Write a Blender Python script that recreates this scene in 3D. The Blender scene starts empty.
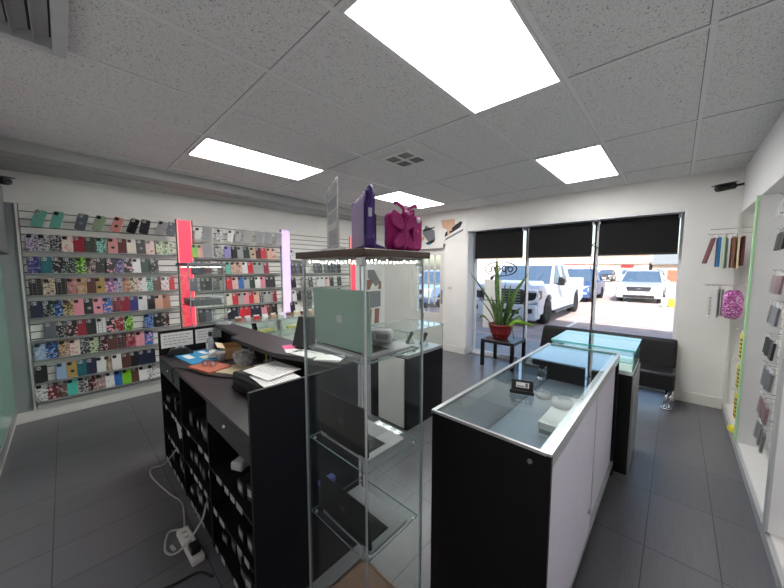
import bpy, bmesh, math, random
from mathutils import Vector, Matrix, Euler

PI = math.pi
R = math.radians
SC = bpy.context.scene
COL = SC.collection
random.seed(7)

# ------------------------------------------------------------------ camera
cam_data = bpy.data.cameras.new('camera')
cam_data.sensor_width = 36.0
cam_data.lens = 36.0 * 305.0 / 784.0
cam_data.clip_start = 0.02
cam_data.clip_end = 400
cam = bpy.data.objects.new('camera', cam_data)
cam.location = (0, 0, 1.62)
cam.rotation_euler = (R(90 - 4.7), 0, R(43))
COL.objects.link(cam)
SC.camera = cam

# ------------------------------------------------------------------ sky, sun, exposure
world = bpy.data.worlds.new('sky')
SC.world = world
world.use_nodes = True
wn = world.node_tree
wn.nodes.clear()
wo = wn.nodes.new('ShaderNodeOutputWorld')
wb = wn.nodes.new('ShaderNodeBackground')
ws = wn.nodes.new('ShaderNodeTexSky')
ws.sky_type = 'NISHITA'
ws.sun_disc = False
ws.sun_elevation = R(38)
ws.sun_rotation = R(155)
ws.air_density = 1.2
ws.dust_density = 2.5
wb.inputs['Strength'].default_value = 0.21
wn.links.new(ws.outputs[0], wb.inputs['Color'])
wn.links.new(wb.outputs[0], wo.inputs['Surface'])

sun_data = bpy.data.lights.new('sun', 'SUN')
sun_data.energy = 6.2
sun_data.angle = R(0.6)
sun_data.color = (1.0, 0.93, 0.84)
sun = bpy.data.objects.new('sun', sun_data)
# the sun stands behind the shop, a little to the +X side
sd = Vector((0.40, -1.0, 0.80)).normalized()
sun.rotation_euler = sd.to_track_quat('Z', 'Y').to_euler()
sun.location = (0, -20, 20)
COL.objects.link(sun)

SC.view_settings.view_transform = 'Standard'
SC.view_settings.look = 'None'
SC.view_settings.gamma = 1.0
SC.view_settings.use_curve_mapping = False
SC.view_settings.exposure = 0.78
try:
    SC.cycles.transparent_max_bounces = 48
    SC.cycles.max_bounces = 10
    SC.cycles.diffuse_bounces = 5
    SC.cycles.glossy_bounces = 4
    SC.cycles.sample_clamp_indirect = 6.0
except Exception:
    pass

# ------------------------------------------------------------------ materials
def lin(c):
    out = []
    for v in c[:3]:
        v = v / 255.0
        out.append(v / 12.92 if v <= 0.04045 else ((v + 0.055) / 1.055) ** 2.4)
    return (out[0], out[1], out[2], 1.0)

def new_mat(name):
    m = bpy.data.materials.new(name)
    m.use_nodes = True
    nt = m.node_tree
    return m, nt, nt.nodes['Principled BSDF']

def link(nt, a, b):
    nt.links.new(a, b)

def coords(nt, scale=1.0, rnd=False):
    tc = nt.nodes.new('ShaderNodeTexCoord')
    mp = nt.nodes.new('ShaderNodeMapping')
    link(nt, tc.outputs['Object'], mp.inputs['Vector'])
    mp.inputs['Scale'].default_value = (scale, scale, scale)
    if rnd:
        oi = nt.nodes.new('ShaderNodeObjectInfo')
        mu = nt.nodes.new('ShaderNodeMath')
        mu.operation = 'MULTIPLY'
        mu.inputs[1].default_value = 37.0
        link(nt, oi.outputs['Random'], mu.inputs[0])
        link(nt, mu.outputs[0], mp.inputs['Location'])
    return mp.outputs['Vector']

def ramp(nt, fac, stops, const=False):
    r = nt.nodes.new('ShaderNodeValToRGB')
    if const:
        r.color_ramp.interpolation = 'CONSTANT'
    el = r.color_ramp.elements
    el[0].position, el[0].color = stops[0]
    el[1].position, el[1].color = stops[1]
    for p, c in stops[2:]:
        e = el.new(p)
        e.color = c
    link(nt, fac, r.inputs['Fac'])
    return r.outputs['Color']

def noise(nt, vec, scale, detail=3.0, rough=0.5):
    n = nt.nodes.new('ShaderNodeTexNoise')
    n.inputs['Scale'].default_value = scale
    n.inputs['Detail'].default_value = detail
    n.inputs['Roughness'].default_value = rough
    link(nt, vec, n.inputs['Vector'])
    return n.outputs['Fac']

def bump(nt, bsdf, h, strength=0.2, dist=0.01):
    b = nt.nodes.new('ShaderNodeBump')
    b.inputs['Strength'].default_value = strength
    b.inputs['Distance'].default_value = dist
    link(nt, h, b.inputs['Height'])
    link(nt, b.outputs['Normal'], bsdf.inputs['Normal'])

def plain(name, c, rough=0.5, metal=0.0, var=0.06, scale=9.0, bmp=0.0, spec=0.5):
    m, nt, b = new_mat(name)
    L = lin(c)
    v = coords(nt)
    f = noise(nt, v, scale)
    lo = tuple(x * (1 - var) for x in L[:3]) + (1,)
    hi = tuple(min(1, x * (1 + var)) for x in L[:3]) + (1,)
    link(nt, ramp(nt, f, [(0.3, lo), (0.7, hi)]), b.inputs['Base Color'])
    b.inputs['Roughness'].default_value = rough
    b.inputs['Metallic'].default_value = metal
    b.inputs['Specular IOR Level'].default_value = spec
    if bmp:
        bump(nt, b, noise(nt, v, scale * 8), bmp, 0.003)
    return m

def emit(name, c, strength):
    m, nt, b = new_mat(name)
    b.inputs['Base Color'].default_value = lin(c)
    b.inputs['Emission Color'].default_value = lin(c)
    b.inputs['Emission Strength'].default_value = strength
    b.inputs['Roughness'].default_value = 0.4
    return m

def glass(name, tint=(0.97, 0.99, 0.98), refl=0.9, base=0.02, rough=0.0):
    """clear sheet glass: straight-through light plus a mirror reflection that grows at grazing angles"""
    m = bpy.data.materials.new(name)
    m.use_nodes = True
    nt = m.node_tree
    nt.nodes.clear()
    o = nt.nodes.new('ShaderNodeOutputMaterial')
    t = nt.nodes.new('ShaderNodeBsdfTransparent')
    t.inputs['Color'].default_value = (*tint, 1)
    g = nt.nodes.new('ShaderNodeBsdfGlossy')
    g.inputs['Roughness'].default_value = rough
    g.inputs['Color'].default_value = (0.95, 1, 0.98, 1)
    lw = nt.nodes.new('ShaderNodeLayerWeight')
    lw.inputs['Blend'].default_value = 0.5
    pw = nt.nodes.new('ShaderNodeMath')
    pw.operation = 'POWER'
    pw.inputs[1].default_value = 4.5
    link(nt, lw.outputs['Facing'], pw.inputs[0])
    ma = nt.nodes.new('ShaderNodeMath')
    ma.operation = 'MULTIPLY_ADD'
    ma.inputs[1].default_value = refl
    ma.inputs[2].default_value = base
    ma.use_clamp = True
    link(nt, pw.outputs[0], ma.inputs[0])
    mx = nt.nodes.new('ShaderNodeMixShader')
    link(nt, ma.outputs[0], mx.inputs['Fac'])
    link(nt, t.outputs[0], mx.inputs[1])
    link(nt, g.outputs[0], mx.inputs[2])
    link(nt, mx.outputs[0], o.inputs['Surface'])
    return m

def veil(name, c, alpha, rough=0.3):
    """see-through plastic or mesh cloth: a coloured surface that lets part of the light straight through"""
    m, nt, b = new_mat(name)
    b.inputs['Base Color'].default_value = lin(c)
    b.inputs['Roughness'].default_value = rough
    b.inputs['Alpha'].default_value = alpha
    return m

M = {}
M['wall'] = plain('wall_paint', (232, 232, 232), 0.6, var=0.03, scale=3, bmp=0.05)
M['wall_cream'] = plain('cream_wall_paint', (233, 232, 228), 0.6, var=0.03, scale=3, bmp=0.05)
M['white'] = plain('white_laminate', (226, 225, 221), 0.4, var=0.02)
M['trim'] = plain('white_trim_paint', (228, 226, 220), 0.45, var=0.02)
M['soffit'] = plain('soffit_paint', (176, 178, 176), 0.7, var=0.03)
M['greypanel'] = plain('grey_panel_paint', (150, 158, 158), 0.5, var=0.03)
M['slat'] = plain('slat_board', (232, 230, 225), 0.45, var=0.03, scale=4)
M['slatdark'] = plain('slat_groove', (92, 90, 88), 0.7)
M['ledge'] = plain('ledge_plastic', (178, 180, 180), 0.35, var=0.03)
M['alu'] = plain('brushed_aluminium', (196, 198, 200), 0.35, 0.75, var=0.04, scale=30)
M['alu_white'] = plain('window_aluminium', (226, 227, 231), 0.4, 0.0, var=0.04)
M['chrome'] = plain('chrome', (215, 216, 220), 0.12, 1.0, var=0.02)
M['blk'] = plain('black_laminate', (17, 16, 19), 0.5, var=0.10, scale=6, spec=0.25)
M['blk_top'] = plain('black_brown_worktop', (38, 32, 36), 0.34, var=0.12, scale=12)
M['navy_end'] = plain('black_end_panel', (17, 17, 27), 0.5, var=0.08, spec=0.3)
M['drawer'] = plain('charcoal_drawer_front', (44, 45, 47), 0.45, var=0.05)
M['blkplastic'] = plain('black_plastic', (20, 20, 21), 0.35)
M['leather'] = plain('black_leatherette', (25, 24, 27), 0.36, var=0.10, scale=14, bmp=0.12)
M['rubber'] = plain('black_rubber', (22, 22, 22), 0.75)
M['wood'] = plain('brown_wood', (112, 82, 62), 0.45, var=0.14, scale=14)
M['darkwood'] = plain('dark_brown_board', (84, 66, 56), 0.5, var=0.12, scale=14)
M['papercol'] = plain('paper', (232, 231, 228), 0.8, var=0.02)
M['cream'] = plain('cream_card', (222, 204, 168), 0.75)
M['kraft'] = plain('kraft_cardboard', (196, 162, 118), 0.8)
M['greyfoam'] = plain('grey_riser', (126, 130, 132), 0.6)
M['greyplastic'] = plain('grey_plastic', (132, 134, 138), 0.4)
M['lightgrey'] = plain('light_grey_plastic', (196, 197, 200), 0.35)
M['silver'] = plain('silver_aluminium_body', (196, 198, 200), 0.32, 0.6, var=0.02)
M['spacegrey'] = plain('space_grey_body', (48, 50, 52), 0.4, 0.3, var=0.03)
M['darklid'] = plain('dark_laptop_lid', (17, 21, 21), 0.45, 0.0, var=0.03, spec=0.25)
M['deck'] = plain('grey_laptop_deck', (158, 160, 163), 0.45, 0.2, var=0.02)
M['deckdark'] = plain('dim_grey_laptop_deck', (136, 138, 142), 0.45, 0.2, var=0.02)
M['key'] = plain('black_keys', (24, 24, 26), 0.5)
M['screen'] = plain('dark_screen', (16, 17, 20), 0.12)
M['glass'] = glass('clear_glass')
M['towerglass'] = glass('display_glass', (0.965, 0.982, 0.975), 0.7, 0.012)
M['winglass'] = glass('window_glass', (0.97, 0.985, 1.0), 0.5, 0.03)
M['topglass'] = glass('worktop_glass', (0.92, 0.96, 0.96), 0.95, 0.05)
M['edge'] = veil('glass_edge', (142, 168, 172), 0.75, 0.15)
M['edge_teal'] = veil('turquoise_glass_edge', (96, 196, 190), 0.85, 0.12)
M['clearplastic'] = veil('clear_plastic', (214, 216, 220), 0.38, 0.1)
M['cellophane'] = veil('cellophane', (232, 234, 238), 0.16, 0.08)
M['lilacglow_door'] = plain('white_laminate_painted_lilac_glow', (224, 219, 234), 0.4, var=0.02)  # lilac light reflected on the white sliding doors, put into their base colour
M['smokeplastic'] = veil('smoke_plastic', (70, 72, 78), 0.7, 0.15)
M['blind'] = veil('black_mesh_blind', (7, 7, 8), 0.965, 0.9)
M['greenglass'] = plain('pale_green_glass', (142, 190, 172), 0.22, var=0.05, scale=2)
M['tan'] = plain('skin_print', (206, 168, 140), 0.7)
M['terracotta'] = plain('terracotta_paper', (192, 108, 84), 0.7)
M['bluemat'] = plain('blue_mat', (44, 138, 186), 0.55, var=0.12, scale=20)
M['paleyellow'] = plain('pale_yellow_card', (226, 224, 130), 0.55)
M['yellow'] = plain('yellow_card', (232, 214, 62), 0.55)
M['palewhite'] = plain('pale_glass_backing', (208, 220, 212), 0.4)
M['palegreen'] = plain('pale_green_card', (176, 206, 178), 0.5)
M['blue'] = plain('blue_card', (38, 110, 168), 0.5)
M['maroon'] = plain('maroon_card', (100, 36, 48), 0.5)
M['brown'] = plain('brown_card', (140, 92, 74), 0.5)
M['purple'] = plain('purple_foam', (66, 38, 118), 0.5)
M['mauve'] = plain('mauve_film', (118, 92, 146), 0.3, var=0.1, scale=5)
M['magenta'] = plain('magenta_foam', (164, 26, 110), 0.55)
M['red_glaze'] = plain('red_glaze', (134, 34, 34), 0.25, var=0.12)
M['soil'] = plain('soil', (58, 46, 36), 0.95, var=0.3, scale=40)
M['violetbox'] = plain('violet_blue_card', (104, 116, 196), 0.5)
M['teal'] = plain('teal_card', (34, 122, 112), 0.5)
M['pinkpaper'] = plain('pink_paper', (240, 96, 150), 0.6)
M['ink'] = plain('black_ink', (34, 34, 36), 0.7)
M['greyink'] = plain('grey_ink', (120, 122, 128), 0.7)
M['red'] = plain('red_paint', (204, 44, 48), 0.5)
M['redlight'] = emit('red_light_panel', (255, 66, 92), 0.55)
M['pinklight'] = emit('pale_pink_light_edge', (255, 160, 150), 0.5)
M['lavlight'] = emit('lavender_light_panel', (214, 188, 255), 0.55)
M['greenled'] = emit('green_led_strip', (168, 212, 164), 0.07)
M['led'] = emit('white_led', (255, 250, 240), 2.5)
M['neonoff'] = plain('unlit_sign_tube', (52, 40, 44), 0.3)
M['cable_w'] = plain('white_cable', (190, 188, 182), 0.45)
M['cable_b'] = plain('black_cable', (18, 18, 18), 0.5)

def leaf_mat():
    m, nt, b = new_mat('banded_leaf')
    v = coords(nt)
    f = noise(nt, v, 22, 3)
    link(nt, ramp(nt, f, [(0.35, lin((44, 78, 40))), (0.65, lin((104, 140, 70)))]), b.inputs['Base Color'])
    b.inputs['Roughness'].default_value = 0.4
    return m
M['leaf'] = leaf_mat()
M['leaf_lime'] = plain('lime_leaf', (120, 160, 52), 0.4, var=0.2, scale=20)

def ceiling_mat():
    m, nt, b = new_mat('fissured_ceiling_tile')
    v = coords(nt)
    n1 = noise(nt, v, 95, 2, 0.6)
    n2 = noise(nt, v, 240, 1, 0.5)
    mx = nt.nodes.new('ShaderNodeMath')
    mx.operation = 'MINIMUM'
    link(nt, n1, mx.inputs[0])
    link(nt, n2, mx.inputs[1])
    L = lin((224, 224, 223))
    link(nt, ramp(nt, mx.outputs[0], [(0.31, lin((136, 136, 138))), (0.39, L)]), b.inputs['Base Color'])
    b.inputs['Roughness'].default_value = 0.9
    bump(nt, b, mx.outputs[0], 0.35, 0.006)
    return m
M['ceil'] = ceiling_mat()
M['tbar'] = plain('ceiling_grid_bar', (222, 222, 222), 0.55, var=0.03)
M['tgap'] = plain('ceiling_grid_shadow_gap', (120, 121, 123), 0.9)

def floor_mat():
    m, nt, b = new_mat('charcoal_floor_tile')
    tc = nt.nodes.new('ShaderNodeTexCoord')
    mp = nt.nodes.new('ShaderNodeMapping')
    link(nt, tc.outputs['Object'], mp.inputs['Vector'])
    mp.inputs['Rotation'].default_value = (0, 0, R(90))
    mp.inputs['Location'].default_value = (0.4525, 0.053, 0)   # puts a joint at X=-0.053 and Y=2.23
    br = nt.nodes.new('ShaderNodeTexBrick')
    br.offset = 0.0
    br.inputs['Scale'].default_value = 1.0
    br.inputs['Mortar Size'].default_value = 0.0028
    br.inputs['Mortar Smooth'].default_value = 0.2
    br.inputs['Brick Width'].default_value = 0.5925
    br.inputs['Row Height'].default_value = 0.3125
    br.inputs['Color1'].default_value = lin((100, 100, 105))
    br.inputs['Color2'].default_value = lin((108, 107, 111))
    br.inputs['Mortar'].default_value = lin((58, 58, 62))
    link(nt, mp.outputs[0], br.inputs['Vector'])
    st = nt.nodes.new('ShaderNodeMapping')
    link(nt, tc.outputs['Object'], st.inputs['Vector'])
    st.inputs['Scale'].default_value = (160, 5, 1)
    f = noise(nt, st.outputs[0], 1.0, 3, 0.7)
    mx = nt.nodes.new('ShaderNodeMixRGB')
    mx.blend_type = 'MULTIPLY'
    mx.inputs['Fac'].default_value = 0.55
    link(nt, br.outputs['Color'], mx.inputs[1])
    link(nt, ramp(nt, f, [(0.3, (0.62, 0.62, 0.64, 1)), (0.7, (1.05, 1.05, 1.05, 1))]), mx.inputs[2])
    link(nt, mx.outputs[0], b.inputs['Base Color'])
    rr = nt.nodes.new('ShaderNodeMapRange')
    rr.inputs['To Min'].default_value = 0.24
    rr.inputs['To Max'].default_value = 0.38
    link(nt, f, rr.inputs['Value'])
    link(nt, rr.outputs[0], b.inputs['Roughness'])
    bump(nt, b, br.outputs['Fac'], -0.35, 0.002)
    return m
M['floor'] = floor_mat()

def lens_mat():
    """prismatic lens of a fluorescent troffer: three tubes glow through it as bright bands"""
    m, nt, b = new_mat('lit_prismatic_lens')
    tc = nt.nodes.new('ShaderNodeTexCoord')
    sp = nt.nodes.new('ShaderNodeSeparateXYZ')
    link(nt, tc.outputs['Object'], sp.inputs[0])
    mu = nt.nodes.new('ShaderNodeMath')
    mu.operation = 'MULTIPLY'
    mu.inputs[1].default_value = 2 * PI * 3 / 0.55
    link(nt, sp.outputs['X'], mu.inputs[0])
    cs = nt.nodes.new('ShaderNodeMath')
    cs.operation = 'COSINE'
    link(nt, mu.outputs[0], cs.inputs[0])
    n = noise(nt, tc.outputs['Object'], 150, 2, 0.6)
    a = nt.nodes.new('ShaderNodeMath')
    a.operation = 'MULTIPLY_ADD'
    a.inputs[1].default_value = 0.45
    a.inputs[2].default_value = 0.62
    link(nt, cs.outputs[0], a.inputs[0])
    c = nt.nodes.new('ShaderNodeMath')
    c.operation = 'MULTIPLY_ADD'
    c.inputs[1].default_value = 1.0
    link(nt, n, c.inputs[0])
    link(nt, a.outputs[0], c.inputs[2])
    st = nt.nodes.new('ShaderNodeMath')
    st.operation = 'MULTIPLY'
    st.inputs[1].default_value = LAMP
    link(nt, c.outputs[0], st.inputs[0])
    b.inputs['Base Color'].default_value = (0.9, 0.9, 0.9, 1)
    b.inputs['Emission Color'].default_value = (1.0, 0.985, 0.965, 1)
    link(nt, st.outputs[0], b.inputs['Emission Strength'])
    return m
LAMP = 8.5
M['lens'] = lens_mat()

# outdoors
def asphalt_mat():
    m, nt, b = new_mat('parking_asphalt')
    v = coords(nt)
    f = noise(nt, v, 3.0, 6, 0.7)
    link(nt, ramp(nt, f, [(0.3, lin((156, 142, 138))), (0.7, lin((190, 174, 168)))]), b.inputs['Base Color'])
    b.inputs['Roughness'].default_value = 0.9
    return m
M['asphalt'] = asphalt_mat()
M['concrete'] = plain('pavement_concrete', (170, 168, 168), 0.85, var=0.1, scale=6)
M['kerb'] = plain('kerb_paint', (206, 182, 170), 0.8, var=0.08)
M['linepaint'] = plain('white_line_paint', (236, 234, 230), 0.8)
M['roofmass'] = plain('shop_roof', (150, 146, 140), 0.9)
M['beige'] = plain('beige_stucco', (236, 226, 214), 0.85, var=0.05, scale=2)
M['eave'] = plain('brown_eave', (196, 180, 168), 0.8)
M['reddoor'] = plain('red_door_paint', (206, 88, 66), 0.6)
M['carwhite'] = plain('white_car_paint', (192, 201, 216), 0.22, var=0.01)
M['carsilver'] = plain('silver_car_paint', (184, 190, 200), 0.22, 0.4, var=0.02)
M['carblue'] = plain('blue_car_paint', (70, 92, 136), 0.22, 0.3, var=0.02)
M['cardark'] = plain('dark_car_paint', (62, 62, 70), 0.25, 0.3, var=0.02)
M['carpale'] = plain('pale_blue_car_paint', (150, 178, 220), 0.22, 0.2, var=0.02)
M['carglass'] = plain('car_window_glass', (66, 84, 106), 0.08, var=0.04)
M['grille'] = plain('black_grille', (26, 27, 30), 0.4)
M['headlamp'] = plain('headlamp_lens', (226, 232, 240), 0.1)
M['plate'] = plain('plate_white', (220, 222, 228), 0.5)
M['canopyred'] = plain('red_canopy_band', (214, 60, 52), 0.6)
M['barrieryellow'] = plain('yellow_barrier', (240, 196, 44), 0.6)

# phone-case colours
CC = dict(mint=(118, 190, 172), slate=(92, 98, 108), sage=(150, 168, 140), rose=(212, 138, 134), black=(24, 24, 26), grey=(162, 162, 162),
          lilac=(168, 158, 182), charcoal=(62, 60, 62), cream=(222, 214, 196), crimson=(150, 28, 48), olive=(70, 72, 60), maroon=(94, 30, 38),
          blush=(226, 192, 186), celery=(176, 192, 148), indigo=(58, 54, 128), teal=(30, 104, 112), forest=(28, 60, 48), lime=(126, 196, 44),
          taupe=(134, 110, 104), violet=(104, 90, 156), white=(226, 226, 224), beige=(206, 184, 158), dusty_rose=(178, 116, 112), tan=(188, 146, 110),
          brown=(92, 58, 46), gold=(178, 150, 84), purple=(132, 88, 140), orange=(178, 112, 72), red=(204, 36, 52), navy=(30, 36, 62), blue=(48, 104, 178),
          pink=(226, 146, 158), copper=(176, 122, 98), sky=(150, 172, 204), turquoise=(80, 196, 176), peach=(226, 178, 156), lavender=(158, 148, 212),
          clear=(206, 208, 206))

def case_mat(colour, pat):
    key = 'case_%s_%s' % (colour, pat)
    if key in M:
        return M[key]
    c = CC[colour]
    L = lin(c)
    m, nt, b = new_mat(key)
    b.inputs['Roughness'].default_value = 0.35
    dark = tuple(x * 0.25 for x in L[:3]) + (1,)
    light = tuple(x * 0.4 + 0.45 for x in L[:3]) + (1,)
    k = lin((20, 20, 22))
    w = lin((222, 218, 210))
    if pat in ('plain', 'ring', 'blister'):
        v = coords(nt, 1, True)
        f = noise(nt, v, 12)
        link(nt, ramp(nt, f, [(0.3, tuple(x * 0.93 for x in L[:3]) + (1,)), (0.7, L)]), b.inputs['Base Color'])
    elif pat == 'floral':
        v = coords(nt, 1, True)
        vo = nt.nodes.new('ShaderNodeTexVoronoi')
        vo.inputs['Scale'].default_value = 75
        link(nt, v, vo.inputs['Vector'])
        link(nt, ramp(nt, vo.outputs['Distance'], [(0.0, light), (0.35, L), (0.62, dark)], True), b.inputs['Base Color'])
    elif pat == 'blossom':
        v = coords(nt, 1, True)
        vo = nt.nodes.new('ShaderNodeTexVoronoi')
        vo.inputs['Scale'].default_value = 38
        link(nt, v, vo.inputs['Vector'])
        link(nt, ramp(nt, vo.outputs['Distance'], [(0.0, lin((150, 40, 60))), (0.16, lin((226, 170, 180))), (0.42, L)], True), b.inputs['Base Color'])
    elif pat == 'camo':
        v = coords(nt, 1, True)
        f = noise(nt, v, 34, 1)
        link(nt, ramp(nt, f, [(0.0, dark), (0.46, L), (0.56, light), (0.63, k)], True), b.inputs['Base Color'])
    elif pat == 'marble':
        v = coords(nt, 1, True)
        f = noise(nt, v, 26, 5, 0.7)
        link(nt, ramp(nt, f, [(0.3, dark), (0.5, L), (0.68, light)]), b.inputs['Base Color'])
    elif pat == 'star':
        v = coords(nt, 1, True)
        vo = nt.nodes.new('ShaderNodeTexVoronoi')
        vo.inputs['Scale'].default_value = 24
        vo.distance = 'MINKOWSKI'
        vo.inputs['Exponent'].default_value = 0.55
        link(nt, v, vo.inputs['Vector'])
        o = w if sum(c) < 200 else k
        link(nt, ramp(nt, vo.outputs['Distance'], [(0.0, o), (0.42, L)], True), b.inputs['Base Color'])
    else:   # plaid and grid
        v = coords(nt, 1, True)
        br = nt.nodes.new('ShaderNodeTexBrick')
        br.offset = 0
        sp = nt.nodes.new('ShaderNodeSeparateXYZ')
        cb = nt.nodes.new('ShaderNodeCombineXYZ')
        link(nt, v, sp.inputs[0])
        link(nt, sp.outputs['Y'], cb.inputs['X'])
        link(nt, sp.outputs['Z'], cb.inputs['Y'])
        link(nt, cb.outputs[0], br.inputs['Vector'])
        br.inputs['Scale'].default_value = 1
        br.inputs['Brick Width'].default_value = 0.026
        br.inputs['Row Height'].default_value = 0.026
        br.inputs['Mortar Size'].default_value = 0.0012
        br.inputs['Color1'].default_value = L
        br.inputs['Color2'].default_value = dark if pat == 'plaid' else L
        br.inputs['Mortar'].default_value = (lin((128, 126, 124)) if pat == 'plaid' else w) if sum(c) < 330 else k
        link(nt, br.outputs['Color'], b.inputs['Base Color'])
    if colour == 'clear':
        b.inputs['Alpha'].default_value = 0.55
    M[key] = m
    return m

# ------------------------------------------------------------------ mesh building
class MB:
    def __init__(s):
        s.bm = bmesh.new()

    def _take(s, t, m, mat4=None):
        if mat4 is not None:
            t.transform(mat4)
        for f in t.faces:
            if m is not None:
                f.material_index = m
        me = bpy.data.meshes.new('tmp')
        t.to_mesh(me)
        t.free()
        s.bm.from_mesh(me)
        bpy.data.meshes.remove(me)

    def box(s, x0, y0, z0, x1, y1, z1, m=0, bev=0.0, seg=1, mat4=None):
        t = bmesh.new()
        bmesh.ops.create_cube(t, size=1)
        for v in t.verts:
            v.co = Vector(((x0 + x1) / 2 + v.co.x * (x1 - x0), (y0 + y1) / 2 + v.co.y * (y1 - y0), (z0 + z1) / 2 + v.co.z * (z1 - z0)))
        if bev > 0:
            bmesh.ops.bevel(t, geom=t.edges[:], offset=bev, segments=seg, affect='EDGES', profile=0.5)
        s._take(t, m, mat4)
        return s

    def slab(s, x0, y0, z0, x1, y1, z1, m=0, me=1):
        """a sheet: its narrow sides take the edge material"""
        d = (x1 - x0, y1 - y0, z1 - z0)
        thin = d.index(min(d))
        t = bmesh.new()
        bmesh.ops.create_cube(t, size=1)
        for v in t.verts:
            v.co = Vector(((x0 + x1) / 2 + v.co.x * d[0], (y0 + y1) / 2 + v.co.y * d[1], (z0 + z1) / 2 + v.co.z * d[2]))
        t.normal_update()
        for f in t.faces:
            f.material_index = m if abs(f.normal[thin]) > 0.9 else me
        s._take(t, None)
        return s

    def prism(s, pts, a, b, axis='z', m=0, bev=0.0, seg=1, mat4=None):
        t = bmesh.new()
        def P(p, h):
            return {'z': (p[0], p[1], h), 'y': (p[0], h, p[1]), 'x': (h, p[0], p[1])}[axis]
        lo = [t.verts.new(P(p, a)) for p in pts]
        hi = [t.verts.new(P(p, b)) for p in pts]
        n = len(pts)
        t.faces.new(lo)
        t.faces.new(hi[::-1])
        for i in range(n):
            t.faces.new((lo[i], hi[i], hi[(i + 1) % n], lo[(i + 1) % n]))
        bmesh.ops.recalc_face_normals(t, faces=t.faces[:])
        if bev > 0:
            bmesh.ops.bevel(t, geom=t.edges[:], offset=bev, segments=seg, affect='EDGES', profile=0.5)
        s._take(t, m, mat4)
        return s

    def hexa(s, lo, hi, m=0, bev=0.0, seg=2, mat4=None):
        """a solid between two quads (four corners each)"""
        t = bmesh.new()
        a = [t.verts.new(p) for p in lo]
        b = [t.verts.new(p) for p in hi]
        t.faces.new(a)
        t.faces.new(b)
        for i in range(len(a)):
            j = (i + 1) % len(a)
            t.faces.new((a[i], a[j], b[j], b[i]))
        bmesh.ops.recalc_face_normals(t, faces=t.faces[:])
        if bev > 0:
            bmesh.ops.bevel(t, geom=t.edges[:], offset=bev, segments=seg, affect='EDGES', profile=0.5)
        s._take(t, m, mat4)
        return s

    def lathe(s, prof, cx=0, cy=0, n=24, m=0, mat4=None, smooth=True):
        t = bmesh.new()
        rings = []
        for r, z in prof:
            rings.append([t.verts.new((cx + r * math.cos(2 * PI * k / n), cy + r * math.sin(2 * PI * k / n), z)) for k in range(n)])
        for a, b in zip(rings, rings[1:]):
            for k in range(n):
                f = t.faces.new((a[k], a[(k + 1) % n], b[(k + 1) % n], b[k]))
                f.smooth = smooth
        if prof[0][0] > 1e-5:
            t.faces.new(rings[0][::-1])
        if prof[-1][0] > 1e-5:
            t.faces.new(rings[-1])
        bmesh.ops.remove_doubles(t, verts=t.verts[:], dist=1e-6)
        bmesh.ops.recalc_face_normals(t, faces=t.faces[:])
        s._take(t, m, mat4)
        return s

    def tube(s, pts, r, n=8, m=0, closed=False, r2=None, smooth=True):
        t = bmesh.new()
        pts = [Vector(p) for p in pts]
        rings = []
        N = len(pts)
        up = None
        for i, p in enumerate(pts):
            d = (pts[(i + 1) % N] - pts[i - 1]) if closed else (pts[min(i + 1, N - 1)] - pts[max(i - 1, 0)])
            d.normalize()
            if up is None:
                up = Vector((0, 0, 1)) if abs(d.z) < 0.9 else Vector((1, 0, 0))
            u = d.cross(up)
            if u.length < 1e-4:
                u = d.cross(Vector((1, 0, 0)))
            u.normalize()
            w = u.cross(d)
            up = w
            rr = r if r2 is None else r + (r2 - r) * i / (N - 1)
            rings.append([t.verts.new(p + (u * math.cos(2 * PI * k / n) + w * math.sin(2 * PI * k / n)) * rr) for k in range(n)])
        pairs = list(zip(rings, rings[1:])) + ([(rings[-1], rings[0])] if closed else [])
        for a, b in pairs:
            for k in range(n):
                f = t.faces.new((a[k], a[(k + 1) % n], b[(k + 1) % n], b[k]))
                f.smooth = smooth
        if not closed:
            t.faces.new(rings[0][::-1])
            t.faces.new(rings[-1])
        bmesh.ops.recalc_face_normals(t, faces=t.faces[:])
        s._take(t, m)
        return s

    def cyl(s, p0, p1, r, n=16, m=0, r2=None):
        return s.tube([p0, p1], r, n, m, r2=r2)

    def ball(s, c, r, m=0, sc=(1, 1, 1), n=16):
        t = bmesh.new()
        bmesh.ops.create_uvsphere(t, u_segments=n, v_segments=max(6, n // 2), radius=r)
        for v in t.verts:
            v.co = Vector((v.co.x * sc[0] + c[0], v.co.y * sc[1] + c[1], v.co.z * sc[2] + c[2]))
        for f in t.faces:
            f.smooth = True
        s._take(t, m)
        return s

    def mesh(s, verts, faces, m=0, thick=0.0, smooth=False):
        t = bmesh.new()
        vs = [t.verts.new(v) for v in verts]
        fs = [t.faces.new([vs[i] for i in f]) for f in faces]
        for f in fs:
            f.smooth = smooth
        bmesh.ops.recalc_face_normals(t, faces=t.faces[:])
        if thick:
            bmesh.ops.solidify(t, geom=t.faces[:], thickness=thick)
        s._take(t, m)
        return s

    def build(s, name, mats, parent=None, loc=(0, 0, 0), rot=(0, 0, 0)):
        me = bpy.data.meshes.new(name)
        s.bm.to_mesh(me)
        s.bm.free()
        for x in (mats if isinstance(mats, (list, tuple)) else [mats]):
            me.materials.append(x)
        o = bpy.data.objects.new(name, me)
        o.location = loc
        o.rotation_euler = rot
        COL.objects.link(o)
        if parent is not None:
            o.parent = parent
        return o

def tag(o, label=None, cat=None, group=None, kind=None):
    if label:
        o['label'] = label
    if cat:
        o['category'] = cat
    if group:
        o['group'] = group
    if kind:
        o['kind'] = kind
    return o

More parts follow.
